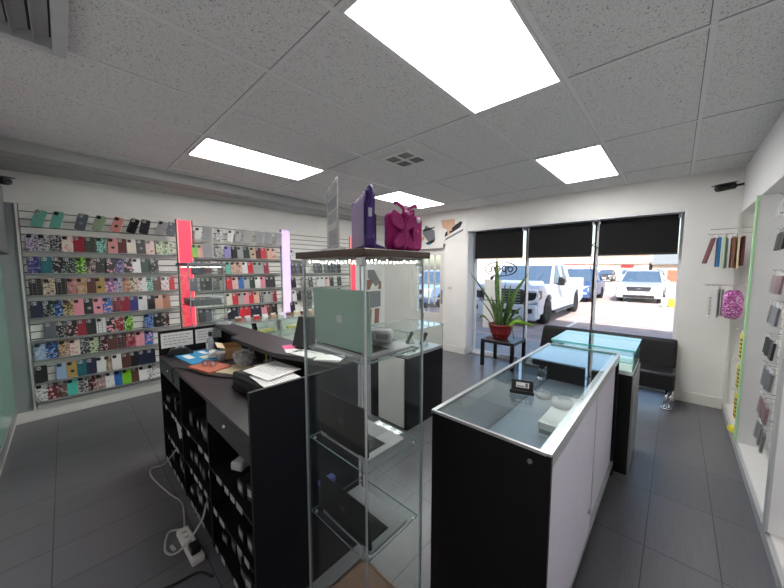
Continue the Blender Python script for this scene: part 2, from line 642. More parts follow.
def thing(name, label, cat, loc=(0, 0, 0), rz=0.0, group=None, rot=None):
    o = bpy.data.objects.new(name, None)
    o.empty_display_size = 0.05
    o.location = loc
    o.rotation_euler = rot if rot else (0, 0, rz)
    COL.objects.link(o)
    return tag(o, label, cat, group)

def struct(mb, name, mats, parent=None, loc=(0, 0, 0)):
    o = mb.build(name, mats, parent, loc)
    if parent is None:
        o['kind'] = 'structure'
    return o

def rrect(w, h, r, n=4, cx=0, cy=0):
    out = []
    for qx, qy, a0 in ((1, 1, 0), (-1, 1, 90), (-1, -1, 180), (1, -1, 270)):
        for k in range(n + 1):
            a = R(a0 + 90 * k / n)
            out.append((cx + qx * (w / 2 - r) + r * math.cos(a), cy + qy * (h / 2 - r) + r * math.sin(a)))
    return out

def letters(text, size, mat, name, parent=None, depth=0.002, mat4=None, align='CENTER'):
    """flat raised lettering as a mesh"""
    cu = bpy.data.curves.new('lettering', 'FONT')
    cu.body = text
    cu.size = size
    cu.extrude = depth
    cu.align_x = align
    cu.align_y = 'CENTER'
    tmp = bpy.data.objects.new('lettering', cu)
    COL.objects.link(tmp)
    dg = bpy.context.evaluated_depsgraph_get()
    me = bpy.data.meshes.new_from_object(tmp.evaluated_get(dg))
    bpy.data.objects.remove(tmp)
    bpy.data.curves.remove(cu)
    if mat4 is not None:
        me.transform(mat4)
    me.materials.clear()
    me.materials.append(mat)
    me.name = name
    o = bpy.data.objects.new(name, me)
    COL.objects.link(o)
    if parent is not None:
        o.parent = parent
    return o

def catmull(pts, n=6):
    P = [Vector(p) for p in pts]
    P = [P[0] * 2 - P[1]] + P + [P[-1] * 2 - P[-2]]
    out = []
    for i in range(1, len(P) - 2):
        for k in range(n):
            t = k / n
            a, b, c, d = P[i - 1], P[i], P[i + 1], P[i + 2]
            out.append(0.5 * ((2 * b) + (c - a) * t + (2 * a - 5 * b + 4 * c - d) * t * t + (3 * b - a - 3 * c + d) * t ** 3))
    out.append(P[-2])
    return out

ORD = 'first second third fourth fifth sixth seventh eighth ninth tenth eleventh twelfth thirteenth fourteenth fifteenth sixteenth seventeenth'.split()

# ================================================================== THE ROOM
CZ = 2.72
FY = 5.10       # inner face of the window wall
BY = -0.45      # side wall beside the photographer
struct(MB().box(-5.2, BY - 0.15, -0.12, 1.1, 5.42, 0.0), 'floor', M['floor'])

c = MB()
c.box(-5.2, BY - 0.15, CZ, 1.1, 5.42, CZ + 0.08, 0)
gx = [0.06 - 0.595 * k for k in range(9)]
gy = [0.855 + 1.21 * k for k in range(-1, 4)]
for x in gx:
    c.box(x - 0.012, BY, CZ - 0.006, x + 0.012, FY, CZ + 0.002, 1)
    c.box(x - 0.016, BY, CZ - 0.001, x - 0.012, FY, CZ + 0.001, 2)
for y in gy:
    for x in gx:
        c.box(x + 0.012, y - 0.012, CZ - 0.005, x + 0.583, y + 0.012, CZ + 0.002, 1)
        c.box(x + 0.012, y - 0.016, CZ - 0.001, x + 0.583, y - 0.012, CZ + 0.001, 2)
struct(c, 'ceiling', [M['ceil'], M['tbar'], M['tgap']])

# slat-wall side: wall, soffit, fascia above the displays, baseboard, grey end panel
struct(MB().box(-5.2, BY - 0.15, 0, -5.0, 5.42, CZ), 'wall_left', M['wall'])
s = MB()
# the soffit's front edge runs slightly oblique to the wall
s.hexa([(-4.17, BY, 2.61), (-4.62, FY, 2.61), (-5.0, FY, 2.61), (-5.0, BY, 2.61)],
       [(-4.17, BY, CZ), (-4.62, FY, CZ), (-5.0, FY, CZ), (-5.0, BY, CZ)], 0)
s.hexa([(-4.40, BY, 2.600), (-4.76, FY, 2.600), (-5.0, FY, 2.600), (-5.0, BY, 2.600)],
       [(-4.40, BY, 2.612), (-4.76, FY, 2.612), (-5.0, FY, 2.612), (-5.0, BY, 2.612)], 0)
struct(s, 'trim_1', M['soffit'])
struct(MB().box(-5.0, BY, 2.285, -4.935, FY, 2.60), 'trim_2', M['wall_cream'])
struct(MB().box(-5.0, BY, 0.0, -4.93, FY, 0.115, bev=0.006), 'baseboard_left', M['trim'])
struct(MB().box(-5.0, BY, 0.115, -4.94, -0.305, 2.285), 'trim_3', M['greypanel'])
struct(MB().box(-5.0, -0.305, 0.115, -4.915, -0.285, 2.285), 'trim_4', M['white'])

struct(MB().box(-5.0, BY - 0.15, 0, 1.1, BY, CZ), 'wall_back', M['wall'])
struct(MB().box(-4.93, BY, 0, 0.40, BY + 0.015, 0.115, bev=0.004), 'baseboard_back', M['trim'])

# display-alcove side
w = MB()
w.box(0.78, BY, 0, 1.1, FY, CZ)
w.box(0.48, BY, 2.235, 0.78, FY, CZ)
struct(w, 'wall_right', M['wall'])
struct(MB().box(0.48, BY, 0.0, 0.78, FY, 0.085, bev=0.004), 'trim_5', M['white'])
p = MB()
p.box(0.462, BY, 0.0, 0.48, FY, 0.07)
struct(p, 'baseboard_right', M['ledge'])

# window wall
w = MB()
w.box(-2.87, FY, 2.33, 0.03, 5.40, CZ)          # header
w.box(0.03, FY, 0, 1.1, 5.40, CZ)               # beside the alcove
w.box(-3.36, FY, 0, -2.87, 5.40, CZ)            # pier between door and windows
w.box(-4.20, FY, 2.03, -3.36, 5.40, CZ)         # over the door
w.box(-5.0, FY, 0, -4.20, 5.40, CZ)
struct(w, 'wall_front', M['wall_cream'])
bb = MB()
bb.box(-3.36, FY - 0.014, 0, -2.856, FY, 0.13, bev=0.004)
bb.box(-2.87, FY - 0.014, 0, -2.856, 5.33, 0.13, bev=0.003)
bb.box(0.03, FY - 0.014, 0, 0.462, FY, 0.13, bev=0.004)
bb.box(-5.0, FY - 0.014, 0, -4.28, FY, 0.13, bev=0.004)
struct(bb, 'baseboard_front', M['trim'])
j = MB()
j.box(-2.869, 5.105, 0.13, -2.845, 5.34, 2.33)
j.box(-2.869, 5.105, 2.305, 0.03, 5.34, 2.33)
j.box(-2.869, 5.30, 0.0, 0.03, 5.40, 0.035)
struct(j, 'trim_6', M['alu_white'])
for k, (x0, x1) in enumerate(((-2.845, -1.865), (-1.865, -0.887), (-0.887, 0.03))):
    f = MB()
    a = x0 if k == 0 else x0 - 0.022
    f.box(a, 5.335, 0.035, a + 0.045, 5.395, 2.305)
    f.box(x1 - (0.03 if k == 2 else 0.0), 5.335, 0.035, x1 + (0 if k == 2 else 0.0) - (0.0 if k == 2 else 0.022), 5.395, 2.305)
    f.box(a + 0.045, 5.34, 0.035, x1 - 0.022, 5.39, 0.07)
    f.box(a + 0.045, 5.34, 2.265, x1 - 0.022, 5.39, 2.305)
    wo_ = struct(f, 'window_%d' % (k + 1), M['alu_white'])
    MB().box(a + 0.045, 5.362, 0.07, x1 - 0.022, 5.368, 2.265).build('pane', M['winglass'], wo_)

# glazed white door
d = MB()
d.box(-4.26, FY - 0.02, 0, -4.19, FY + 0.06, 2.10)
d.box(-3.37, FY - 0.02, 0, -3.335, FY + 0.06, 2.10)
d.box(-4.26, FY - 0.02, 2.03, -3.335, FY + 0.06, 2.10)
door = struct(d, 'door_1', M['trim'])
l = MB()
X0, X1 = -4.185, -3.375
l.box(X0, 5.16, 0.02, X0 + 0.11, 5.205, 2.02)
l.box(X1 - 0.11, 5.16, 0.02, X1, 5.205, 2.02)
l.box(X0 + 0.11, 5.16, 0.02, X1 - 0.11, 5.205, 0.72)
l.box(X0 + 0.11, 5.16, 1.90, X1 - 0.11, 5.205, 2.02)
for k in (1, 2, 3):
    x = X0 + 0.11 + (X1 - X0 - 0.22) * k / 4
    l.box(x - 0.012, 5.168, 0.72, x + 0.012, 5.198, 1.90)
for z in (1.02, 1.31, 1.60):
    l.box(X0 + 0.11, 5.168, z - 0.012, X1 - 0.11, 5.198, z + 0.012)
l.box(X0 + 0.2, 5.152, 0.60, X1 - 0.2, 5.16, 0.64)
leaf_ = l.build('door_leaf', M['trim'], door)
MB().box(X0 + 0.11, 5.18, 0.72, X1 - 0.11, 5.186, 1.90).build('pane', M['winglass'], leaf_)
h = MB()
h.box(X1 - 0.085, 5.145, 0.92, X1 - 0.025, 5.16, 1.20, bev=0.004)
h.tube([(X1 - 0.055, 5.15, 1.0), (X1 - 0.055, 5.10, 1.0), (X1 - 0.13, 5.095, 1.0)], 0.01)
h.build('door_handle', M['greyplastic'], leaf_)
ms = MB()
ms.box(X0 + 0.36, 5.148, 0.83, X1 - 0.16, 5.16, 0.89, bev=0.004)
ms.build('mail_slot', M['greyplastic'], leaf_)

# ================================================================== OUTDOORS
GZ = -0.10
struct(MB().box(-70, 5.4, GZ - 0.3, 50, 110, GZ), 'ground', M['asphalt'])
struct(MB().box(-30, 5.42, GZ - 0.05, 20, 7.22, -0.02), 'pavement', M['concrete'])
struct(MB().box(-30, 7.22, GZ - 0.05, 20, 7.40, -0.015, bev=0.02), 'kerb', M['kerb'])
r = MB()
r.box(-16, BY - 8, CZ + 0.12, 7, 5.45, 3.95)
r.box(-16, 5.45, 3.15, 7, 6.2, 3.95)
struct(r, 'roof', M['roofmass'])
pl = MB()
for x in (-8.9, -5.6, -2.3, 0.9):
    pl.box(x - 0.05, 9.0, GZ, x + 0.05, 14.6, GZ + 0.006)
    pl.box(x - 0.05 + 0.4, 19.2, GZ, x + 0.05 + 0.4, 24.5, GZ + 0.006)
struct(pl, 'road_markings', M['linepaint'])
rd = MB()
rd.box(-60, 28, GZ, 40, 30, GZ + 0.05)
struct(rd, 'pavement', M['concrete'])

# ---- vehicles (front at local y = 0 facing the shop, length along +y)
def wheel(parent, x, y, r, w=0.24):
    t = MB()
    t.lathe([(r * 0.62, -w / 2), (r * 0.95, -w / 2), (r, -w * 0.3), (r, w * 0.3), (r * 0.95, w / 2), (r * 0.62, w / 2)], n=24,
            mat4=Matrix.Translation((x, y, r)) @ Matrix.Rotation(R(90), 4, 'Y'))
    o = t.build('wheel', M['rubber'], parent)
    q = MB()
    T = Matrix.Translation((x, y, r)) @ Matrix.Rotation(R(90), 4, 'Y')
    q.lathe([(r * 0.62, -w * 0.46), (r * 0.6, w * 0.1), (r * 0.2, w * 0.16), (0.0, w * 0.16)], n=20, mat4=T)
    for k in range(5):
        A = T @ Matrix.Rotation(2 * PI * k / 5, 4, 'Z')
        q.box(r * 0.1, -r * 0.09, -w * 0.44, r * 0.62, r * 0.09, w * 0.44, mat4=A)
    q.build('rim', M['silver'], o)
    return o

def suv(name, label, x, y, paint, lng=4.5, w=1.85, h=1.66, rz=0.0, group=None, emblem=True):
    t = thing(name, label, 'car', (x, y, GZ), rz, group)
    hw = w / 2
    b = MB()
    prof = [(0.02, 0.24), (0.0, 0.52), (0.06, 0.74), (0.16, 0.88), (0.95, 1.02), (1.25, 1.05), (lng - 0.25, 1.06), (lng - 0.02, 0.95), (lng, 0.40), (lng - 0.1, 0.26)]
    b.prism(prof, -hw, hw, 'x', 0, bev=0.07, seg=3)
    b.build('body', paint, t)
    cb = MB()
    lo = [(-hw + 0.06, 1.05, 1.0), (hw - 0.06, 1.05, 1.0), (hw - 0.06, lng - 0.12, 1.02), (-hw + 0.06, lng - 0.12, 1.02)]
    hi = [(-hw + 0.26, 1.85, h - 0.05), (hw - 0.26, 1.85, h - 0.05), (hw - 0.26, lng - 0.7, h - 0.05), (-hw + 0.26, lng - 0.7, h - 0.05)]
    cb.hexa(lo, hi, 0, bev=0.03)
    g = cb.build('glasshouse', M['carglass'], t)
    rf = MB()
    rf.hexa([(-hw + 0.25, 1.80, h - 0.07), (hw - 0.25, 1.80, h - 0.07), (hw - 0.25, lng - 0.66, h - 0.07), (-hw + 0.25, lng - 0.66, h - 0.07)],
            [(-hw + 0.32, 1.98, h), (hw - 0.32, 1.98, h), (hw - 0.32, lng - 0.85, h), (-hw + 0.32, lng - 0.85, h)], 0, bev=0.02)
    for sx in (-1, 1):
        rf.tube([(sx * (hw - 0.055), 1.04, 1.02), (sx * (hw - 0.25), 1.84, h - 0.04)], 0.035)
        rf.tube([(sx * (hw - 0.06), 2.45, 1.03), (sx * (hw - 0.25), 2.42, h - 0.05)], 0.03)
        rf.tube([(sx * (hw - 0.06), lng - 0.85, 1.03), (sx * (hw - 0.25), lng - 1.05, h - 0.05)], 0.05)
    rf.build('roof_panel', paint, t)
    gr = MB()
    gr.prism([(-0.44, 0.60), (0.44, 0.60), (0.50, 0.82), (-0.50, 0.82)], -0.012, 0.12, 'y', 0, bev=0.02, mat4=None)
    gr.box(-0.62, -0.012, 0.27, 0.62, 0.08, 0.40, bev=0.02)
    for k in range(4):
        gr.box(-0.43, -0.02, 0.625 + k * 0.05, 0.43, 0.02, 0.64 + k * 0.05, 1)
    go = gr.build('grille', [M['grille'], M['chrome']], t)
    for sx in (-1, 1):
        hl = MB()
        hl.hexa([(sx * 0.50, 0.0, 0.70), (sx * (hw - 0.03), 0.14, 0.74), (sx * (hw - 0.03), 0.14, 0.86), (sx * 0.52, 0.0, 0.80)],
                [(sx * 0.50, 0.3, 0.70), (sx * (hw - 0.02), 0.5, 0.76), (sx * (hw - 0.02), 0.5, 0.88), (sx * 0.52, 0.3, 0.82)], 0, bev=0.02)
        hl.build('headlight', M['headlamp'], t)
        fl = MB()
        fl.box(sx * 0.72 - 0.1, -0.01, 0.44, sx * 0.72 + 0.1, 0.08, 0.52, bev=0.02)
        fl.build('fog_light', M['headlamp'], t)
        mr = MB()
        mr.box(sx * (hw + 0.10) - 0.09, 1.38, 1.02, sx * (hw + 0.10) + 0.09, 1.50, 1.16, bev=0.04, seg=2)
        mr.build('mirror', paint, t)
    MB().box(-0.26, -0.022, 0.43, 0.26, 0.01, 0.55, bev=0.004).build('plate', M['plate'], t)
    if emblem:
        e = MB()
        ring = [(0.075 * math.cos(a), -0.026, 0.72 + 0.045 * math.sin(a)) for a in [2 * PI * k / 20 for k in range(20)]]
        e.tube(ring, 0.007, 6, closed=True)
        e.tube([(-0.035, -0.028, 0.69), (-0.022, -0.028, 0.75)], 0.007, 6)
        e.tube([(0.022, -0.028, 0.69), (0.035, -0.028, 0.75)], 0.007, 6)
        e.tube([(-0.03, -0.028, 0.715), (0.03, -0.028, 0.725)], 0.006, 6)
        e.build('emblem', M['chrome'], go)
    for sx in (-1, 1):
        for yy in (0.86, lng - 0.92):
            wheel(t, sx * (hw - 0.10), yy, 0.34)
    return t

def pickup():
    t = thing('pickup_truck', 'white pickup truck with dark grille parked facing the shop windows', 'truck', (-3.90, 9.15, GZ))
    hw = 1.03
    P_ = M['carwhite']
    b = MB()
    # lower body with wheel openings in the side profile
    def arch(yc, r=0.50, n=8):
        return [(yc + r * math.cos(PI - PI * k / n), 0.36 + 1.12 * r * math.sin(PI * k / n)) for k in range(n + 1)]
    side = [(0.10, 0.36)] + arch(1.10) + arch(4.75) + [(5.80, 0.50), (5.84, 0.70), (5.84, 1.36), (3.72, 1.36), (3.70, 1.22), (1.55, 1.24), (0.22, 1.22), (0.10, 1.10)]
    b.prism(side, -hw, hw, 'x', 0, bev=0.035, seg=2)
    b.box(-0.80, 0.3, 0.46, 0.80, 5.6, 1.05, 0)
    # raised bonnet
    b.hexa([(-0.72, 0.16, 1.18), (0.72, 0.16, 1.18), (0.80, 1.52, 1.20), (-0.80, 1.52, 1.20)],
           [(-0.62, 0.26, 1.27), (0.62, 0.26, 1.27), (0.70, 1.52, 1.33), (-0.70, 1.52, 1.33)], 0, bev=0.03)
    b.build('body', P_, t)
    gh = MB()
    gh.hexa([(-hw + 0.04, 1.42, 1.22), (hw - 0.04, 1.42, 1.22), (hw - 0.04, 3.72, 1.24), (-hw + 0.04, 3.72, 1.24)],
            [(-hw + 0.20, 2.12, 1.86), (hw - 0.20, 2.12, 1.86), (hw - 0.20, 3.55, 1.86), (-hw + 0.20, 3.55, 1.86)], 0, bev=0.03)
    gh.build('cab_glass', M['carglass'], t)
    rf = MB()
    rf.hexa([(-hw + 0.19, 2.06, 1.83), (hw - 0.19, 2.06, 1.83), (hw - 0.19, 3.60, 1.83), (-hw + 0.19, 3.60, 1.83)],
            [(-hw + 0.26, 2.24, 1.92), (hw - 0.26, 2.24, 1.92), (hw - 0.26, 3.50, 1.92), (-hw + 0.26, 3.50, 1.92)], 0, bev=0.03)
    for sx in (-1, 1):
        rf.tube([(sx * (hw - 0.04), 1.42, 1.23), (sx * (hw - 0.19), 2.12, 1.86)], 0.05)
        rf.tube([(sx * (hw - 0.045), 2.72, 1.23), (sx * (hw - 0.19), 2.72, 1.86)], 0.045)
        rf.hexa([(sx * (hw - 0.015), 3.40, 1.23), (sx * (hw - 0.015), 3.74, 1.23), (sx * (hw - 0.12), 3.74, 1.23), (sx * (hw - 0.12), 3.40, 1.23)],
                [(sx * (hw - 0.17), 3.30, 1.87), (sx * (hw - 0.17), 3.60, 1.87), (sx * (hw - 0.30), 3.60, 1.87), (sx * (hw - 0.30), 3.30, 1.87)], 0, bev=0.02)
    rf.build('cab_roof', P_, t)
    g = MB()
    g.prism([(-0.60, 0.66), (0.60, 0.66), (0.66, 0.90), (0.60, 1.12), (-0.60, 1.12), (-0.66, 0.90)], -0.03, 0.2, 'y', 0, bev=0.03)
    for k in range(5):
        g.box(-0.56, -0.045, 0.71 + k * 0.085, 0.56, 0.0, 0.735 + k * 0.085, 1)
    g.build('grille', [M['grille'], M['greyplastic']], t)
    bp = MB()
    bp.box(-hw + 0.02, -0.06, 0.22, hw - 0.02, 0.42, 0.68, bev=0.06, seg=3)
    bp.build('front_bumper', P_, t)
    ins = MB()
    ins.box(-0.55, -0.07, 0.38, 0.55, 0.0, 0.52, bev=0.02)
    for sx in (-1, 1):
        ins.box(sx * 0.84 - 0.09, -0.068, 0.42, sx * 0.84 + 0.09, 0.0, 0.58, bev=0.02)
    ins.build('air_intake', M['grille'], t)
    for sx in (-1, 1):
        hl = MB()
        hl.hexa([(sx * 0.68, 0.02, 0.80), (sx * (hw + 0.005), 0.10, 0.80), (sx * (hw + 0.005), 0.10, 1.10), (sx * 0.68, 0.02, 1.10)],
                [(sx * 0.68, 0.3, 0.80), (sx * (hw + 0.005), 0.42, 0.84), (sx * (hw + 0.005), 0.42, 1.08), (sx * 0.68, 0.3, 1.10)], 0, bev=0.02)
        o = hl.build('headlight', M['grille'], t)
        cc = MB()
        cc.tube([(sx * 0.72, -0.02, 1.08), (sx * 1.0, 0.045, 1.08), (sx * 1.03, 0.07, 0.95), (sx * 0.99, 0.045, 0.80), (sx * 0.74, -0.02, 0.70)], 0.055, 8)
        cc.build('light_strip', M['headlamp'], o)
        mr = MB()
        mr.box(sx * (hw + 0.14) - 0.10, 1.82, 1.18, sx * (hw + 0.14) + 0.10, 1.98, 1.46, bev=0.05, seg=2)
        mr.tube([(sx * (hw - 0.05), 1.9, 1.22), (sx * (hw + 0.08), 1.9, 1.24)], 0.03)
        mr.build('mirror', M['blkplastic'], t)
        for yy, nm in ((2.55, 'door_handle'), (3.42, 'door_handle')):
            MB().box(sx * hw - 0.015, yy, 1.08, sx * hw + 0.03, yy + 0.2, 1.12, bev=0.01).build(nm, P_, t)
        MB().box(sx * (hw + 0.01) - 0.06, 1.60, 0.30, sx * (hw + 0.01) + 0.06, 4.05, 0.36, bev=0.02).build('running_board', M['blkplastic'], t)
        for yy in (1.10, 4.75):
            wheel(t, sx * (hw - 0.16), yy, 0.41, 0.28)
pickup()
suv('parked_car', 'silver crossover car facing the shop across the lane, alone in its bay', -1.37, 19.6, M['carsilver'])
suv('parked_car', 'blue car half hidden behind the white pickup truck bed', -4.1, 17.9, M['carblue'], 4.6, 1.85, 1.72, emblem=False)
suv('parked_car', 'pale blue car seen through the panes of the white door', -8.6, 10.6, M['carpale'], 4.6, 1.85, 1.66, emblem=False)
far = [(-7.3, 50.2, 'cardark', 'dark car parked before the beige shop with arched windows'),
       (-2.1, 50.4, 'cardark', 'dark car parked by the red doors across the street'),
       (-4.7, 50.3, 'carsilver', 'grey car parked between the two dark cars across the street')]
for x, y, p_, lb in far:
    suv('parked_car', lb, x, y, M[p_], 4.3, 1.8, 1.6, emblem=False, group='cars parked across the street')

# ---- buildings across the street
def arch_window(x, w, z0, z1, parent, y):
    f = MB()
    pts = [(x - w / 2, z0), (x + w / 2, z0), (x + w / 2, z1)] + [(x + w / 2 * math.cos(a), z1 + w / 2 * math.sin(a)) for a in [PI * k / 10 for k in range(1, 10)]] + [(x - w / 2, z1)]
    f.prism(pts, y - 0.06, y + 0.02, 'y')
    o = f.build('window', M['white'], parent)
    q = MB()
    s_ = 0.78
    q.prism([(x + (px - x) * s_, z0 + 0.12 + (pz - z0) * 0.85) for px, pz in pts], y - 0.09, y - 0.05, 'y')
    q.build('pane', M['carglass'], o)

bd = thing('shop_building', 'long beige shop building with red sign across the street', 'building', (0, 56, GZ))
MB().box(-9.2, 0, 0, -3.0, 10, 2.5).build('wall', M['beige'], bd)
MB().box(-9.5, -0.5, 2.5, -2.9, 10.3, 2.8).build('roof', M['eave'], bd)
for x in (-7.2, -5.6, -4.4):
    arch_window(x, 0.9, 0.7, 1.25, bd, 0)
MB().box(-6.1, -0.14, 1.9, -4.6, 0, 2.3, bev=0.01).build('signboard', M['red'], bd)
bd2 = thing('shop_building', 'grey roofed shop building with red double doors and white arched windows', 'building', (0, 57, GZ))
MB().box(-2.6, 0, 0, 14, 11, 2.4).build('wall', M['eave'], bd2)
MB().prism([(-0.7, 2.35), (5.5, 4.0), (11.6, 2.35)], -2.75, 14.5, 'x').build('roof', M['greyfoam'], bd2)
MB().box(-0.95, -0.10, 0.0, 0.05, 0.05, 1.55, bev=0.02).build('door', M['reddoor'], bd2)
for x in (-2.0, 1.0, 2.6):
    arch_window(x, 1.25, 0.35, 1.2, bd2, 0)
gs = thing('fuel_canopy', 'white and red fuel station canopy on posts beyond the pickup truck', 'canopy', (-16.0, 60, GZ))
MB().box(-6, 0, 2.2, 6, 5, 2.9).build('canopy', M['white'], gs)
MB().box(-6.02, -0.05, 2.4, 6.02, 0.0, 2.65).build('fascia', M['canopyred'], gs)
for x in (-5, -1.5, 2, 5):
    MB().box(x - 0.15, 2, 0, x + 0.15, 2.3, 2.2).build('post', M['white'], gs)
st = thing('store_building', 'low tan store building beyond the fuel station canopy', 'building', (-26, 72, GZ))
MB().box(-20, 0, 0, 24, 8, 4.2).build('wall', M['beige'], st)
MB().box(-20.3, -0.3, 4.2, 24.3, 8.3, 4.9).build('roof', M['eave'], st)
tag(MB().box(-0.22, 18.5, GZ, 1.3, 18.8, GZ + 0.36, bev=0.04).build('parking_barrier', M['barrieryellow']), 'yellow parking barrier low on the asphalt beyond the silver crossover', 'barrier')
tag(MB().box(-0.46, 18.3, GZ, -0.26, 18.5, GZ + 0.42, bev=0.06).build('bollard', M['white']), 'short white bollard beside the yellow parking barrier', 'bollard')
lp = thing('lamp_post', 'tall grey lamp post across the street by the beige shop', 'lamp post', (-8.6, 46, GZ))
MB().cyl((0, 0, 0), (0, 0, 7), 0.09, 10, r2=0.06).build('pole', M['alu'], lp)
MB().tube([(0, 0, 6.9), (0, -0.5, 7.1), (0, -1.2, 7.1)], 0.05).build('arm', M['alu'], lp)

# ================================================================== CEILING FIXTURES AND WALL FIXTURES
ROWS = [
    (1, 2.124, '-0.17 mint plain, -0.04 mint plain, 0.14 slate ring, 0.27 sage plain, 0.42 rose ring, 0.56 black plain, 0.68 black plain, 0.83 grey plain, 0.95 slate ring'),
    (1, 1.884, '-0.21 lilac floral, -0.13 grey floral, -0.04 charcoal floral, 0.04 cream blossom, 0.13 crimson plain, 0.22 olive plain, 0.31 mint floral, 0.41 rose ring, 0.49 maroon plain, 0.58 cream star, 0.67 black ring, 0.76 blush star, 0.86 celery floral, 0.95 celery floral'),
    (1, 1.651, '-0.21 indigo marble, -0.12 teal plain, -0.04 black camo, 0.04 forest floral, 0.13 lime camo, 0.21 taupe camo, 0.29 black star, 0.38 black blossom, 0.46 violet camo, 0.54 black blossom, 0.62 white star, 0.70 forest plain, 0.79 black camo'),
    (1, 1.421, '-0.21 black plaid, -0.12 beige floral, -0.03 black plaid, 0.05 dusty_rose marble, 0.12 tan marble, 0.20 brown plain, 0.27 gold ring, 0.36 purple blossom, 0.43 lilac floral, 0.51 orange marble, 0.58 beige floral, 0.66 white blossom, 0.74 mint floral, 0.81 brown plain, 0.89 white blossom, 0.95 red plain'),
    (1, 1.185, '-0.22 navy plain, -0.14 forest camo, -0.06 blue camo, 0.01 gold camo, 0.09 pink plain, 0.17 black ring, 0.25 pink ring, 0.33 blue blossom, 0.41 crimson plaid, 0.48 crimson plain, 0.56 indigo plain, 0.65 white plain, 0.73 black plain, 0.81 peach plain, 0.89 copper plain'),
    (1, 0.951, '-0.14 slate plain, -0.06 black floral, 0.02 black blossom, 0.10 crimson plain, 0.18 black plain, 0.26 white grid, 0.33 black blossom, 0.41 crimson marble, 0.50 lime camo, 0.70 blue floral, 0.79 black ring, 0.87 brown camo'),
    (1, 0.738, '-0.22 sky marble, -0.14 blue camo, -0.05 tan floral, 0.03 cream blossom, 0.11 charcoal floral, 0.18 celery floral, 0.28 maroon camo, 0.35 brown plain, 0.43 maroon plaid, 0.51 crimson marble, 0.60 pink blossom, 0.69 blue blossom'),
    (1, 0.493, '-0.23 black plain, -0.08 sky plain, 0.00 gold ring, 0.08 teal plain, 0.15 navy plain, 0.23 white plain, 0.30 beige plaid, 0.37 white star, 0.46 brown plain, 0.53 black plain, 0.62 navy plain, 0.70 navy plain'),
    (1, 0.292, '-0.24 white floral, -0.16 maroon blossom, -0.08 brown marble, -0.01 turquoise plain, 0.07 grey camo, 0.14 maroon camo, 0.22 blush plaid, 0.30 white star, 0.38 blue plain, 0.45 lime plain, 0.53 brown plain, 0.61 white plain, 0.70 white floral'),
    (2, 2.095, '1.27 white plain, 1.39 grey blister, 1.53 white floral, 1.68 white plain, 1.79 grey plain, 1.92 beige blister, 2.11 maroon blister, 2.25 lilac blister, 2.41 white blister'),
    (2, 1.859, '1.26 lime plain, 1.32 peach plain, 1.41 black blister, 1.55 grey floral, 1.67 lavender plain, 1.77 black plain, 1.85 grey plain, 1.94 forest plain, 2.04 beige ring, 2.12 maroon plain, 2.21 red plain, 2.31 peach plain, 2.39 peach marble'),
    (2, 1.628, '1.24 navy plain, 1.31 navy plain, 1.40 maroon plain, 1.57 maroon plain, 1.68 mint plain, 1.75 peach floral, 1.83 peach floral, 1.91 white plain, 1.99 red plain, 2.08 clear plain, 2.16 clear plain, 2.25 crimson plain'),
    (2, 1.396, '1.22 slate plain, 1.34 charcoal ring, 1.41 black plain, 1.50 charcoal plain, 1.58 grey plain, 1.68 red plain, 1.76 blush plain, 1.84 blue plain, 1.93 clear plain, 2.02 forest plain, 2.10 white plain, 2.18 pink plain, 2.27 black plain, 2.35 black plain'),
    (2, 1.155, '1.67 cream plain, 1.75 red plain, 1.83 clear plain, 1.91 pink plain, 1.99 red plain, 2.07 peach plain, 2.15 charcoal grid, 2.23 clear plain, 2.30 clear plain, 2.37 crimson plain'),
    (2, 0.942, '1.68 black plain, 1.75 navy plain, 1.85 red plain, 1.93 red plain, 2.02 navy plain, 2.10 navy plain, 2.19 pink plain, 2.28 brown plain, 2.37 black plain'),
    (2, 0.95, '1.30 charcoal plain, 1.38 slate plain'),
    (3, 1.85, '2.72 white floral'),
    (3, 1.621, '2.73 charcoal ring, 2.80 slate ring, 2.90 charcoal ring, 3.19 slate ring, 3.27 charcoal ring, 3.42 slate ring, 3.52 charcoal ring, 3.61 slate ring, 3.71 charcoal ring'),
    (3, 1.37, '2.73 black plain, 2.92 grey ring, 3.07 charcoal ring, 3.24 white plain, 3.33 white plain, 3.44 blush plain, 3.53 black plain, 3.72 charcoal ring'),
    (3, 1.136, '2.74 white plain, 2.82 black plain, 2.93 grey plain, 3.04 charcoal ring, 3.71 charcoal plain'),
    (3, 0.937, '2.70 black plain, 2.79 white plain, 3.04 slate ring'),
]

def ceiling_light(name, label, xc, yc):
    t = thing(name, label, 'ceiling light', (xc, yc, CZ), 0, 'fluorescent ceiling lights')
    f = MB()
    w, l = 0.283, 0.590
    f.box(-w, -l, -0.010, -w + 0.014, l, 0.0)
    f.box(w - 0.014, -l, -0.010, w, l, 0.0)
    f.box(-w + 0.014, -l, -0.010, w - 0.014, -l + 0.014, 0.0)
    f.box(-w + 0.014, l - 0.014, -0.010, w - 0.014, l, 0.0)
    f.build('frame', M['white'], t)
    MB().box(-w + 0.014, -l + 0.014, -0.006, w - 0.014, l - 0.014, -0.001).build('diffuser', M['lens'], t)
ceiling_light('ceiling_light', 'large lit ceiling light panel above the glass display tower', -0.8325, 1.46)
ceiling_light('ceiling_light', 'lit ceiling light panel next to the window blinds', -0.8325, 3.88)
ceiling_light('ceiling_light', 'lit ceiling light panel by the soffit above the red light pillar', -3.2125, 1.46)
ceiling_light('ceiling_light', 'lit ceiling light panel between small vent and poster over the door', -3.2125, 3.88)

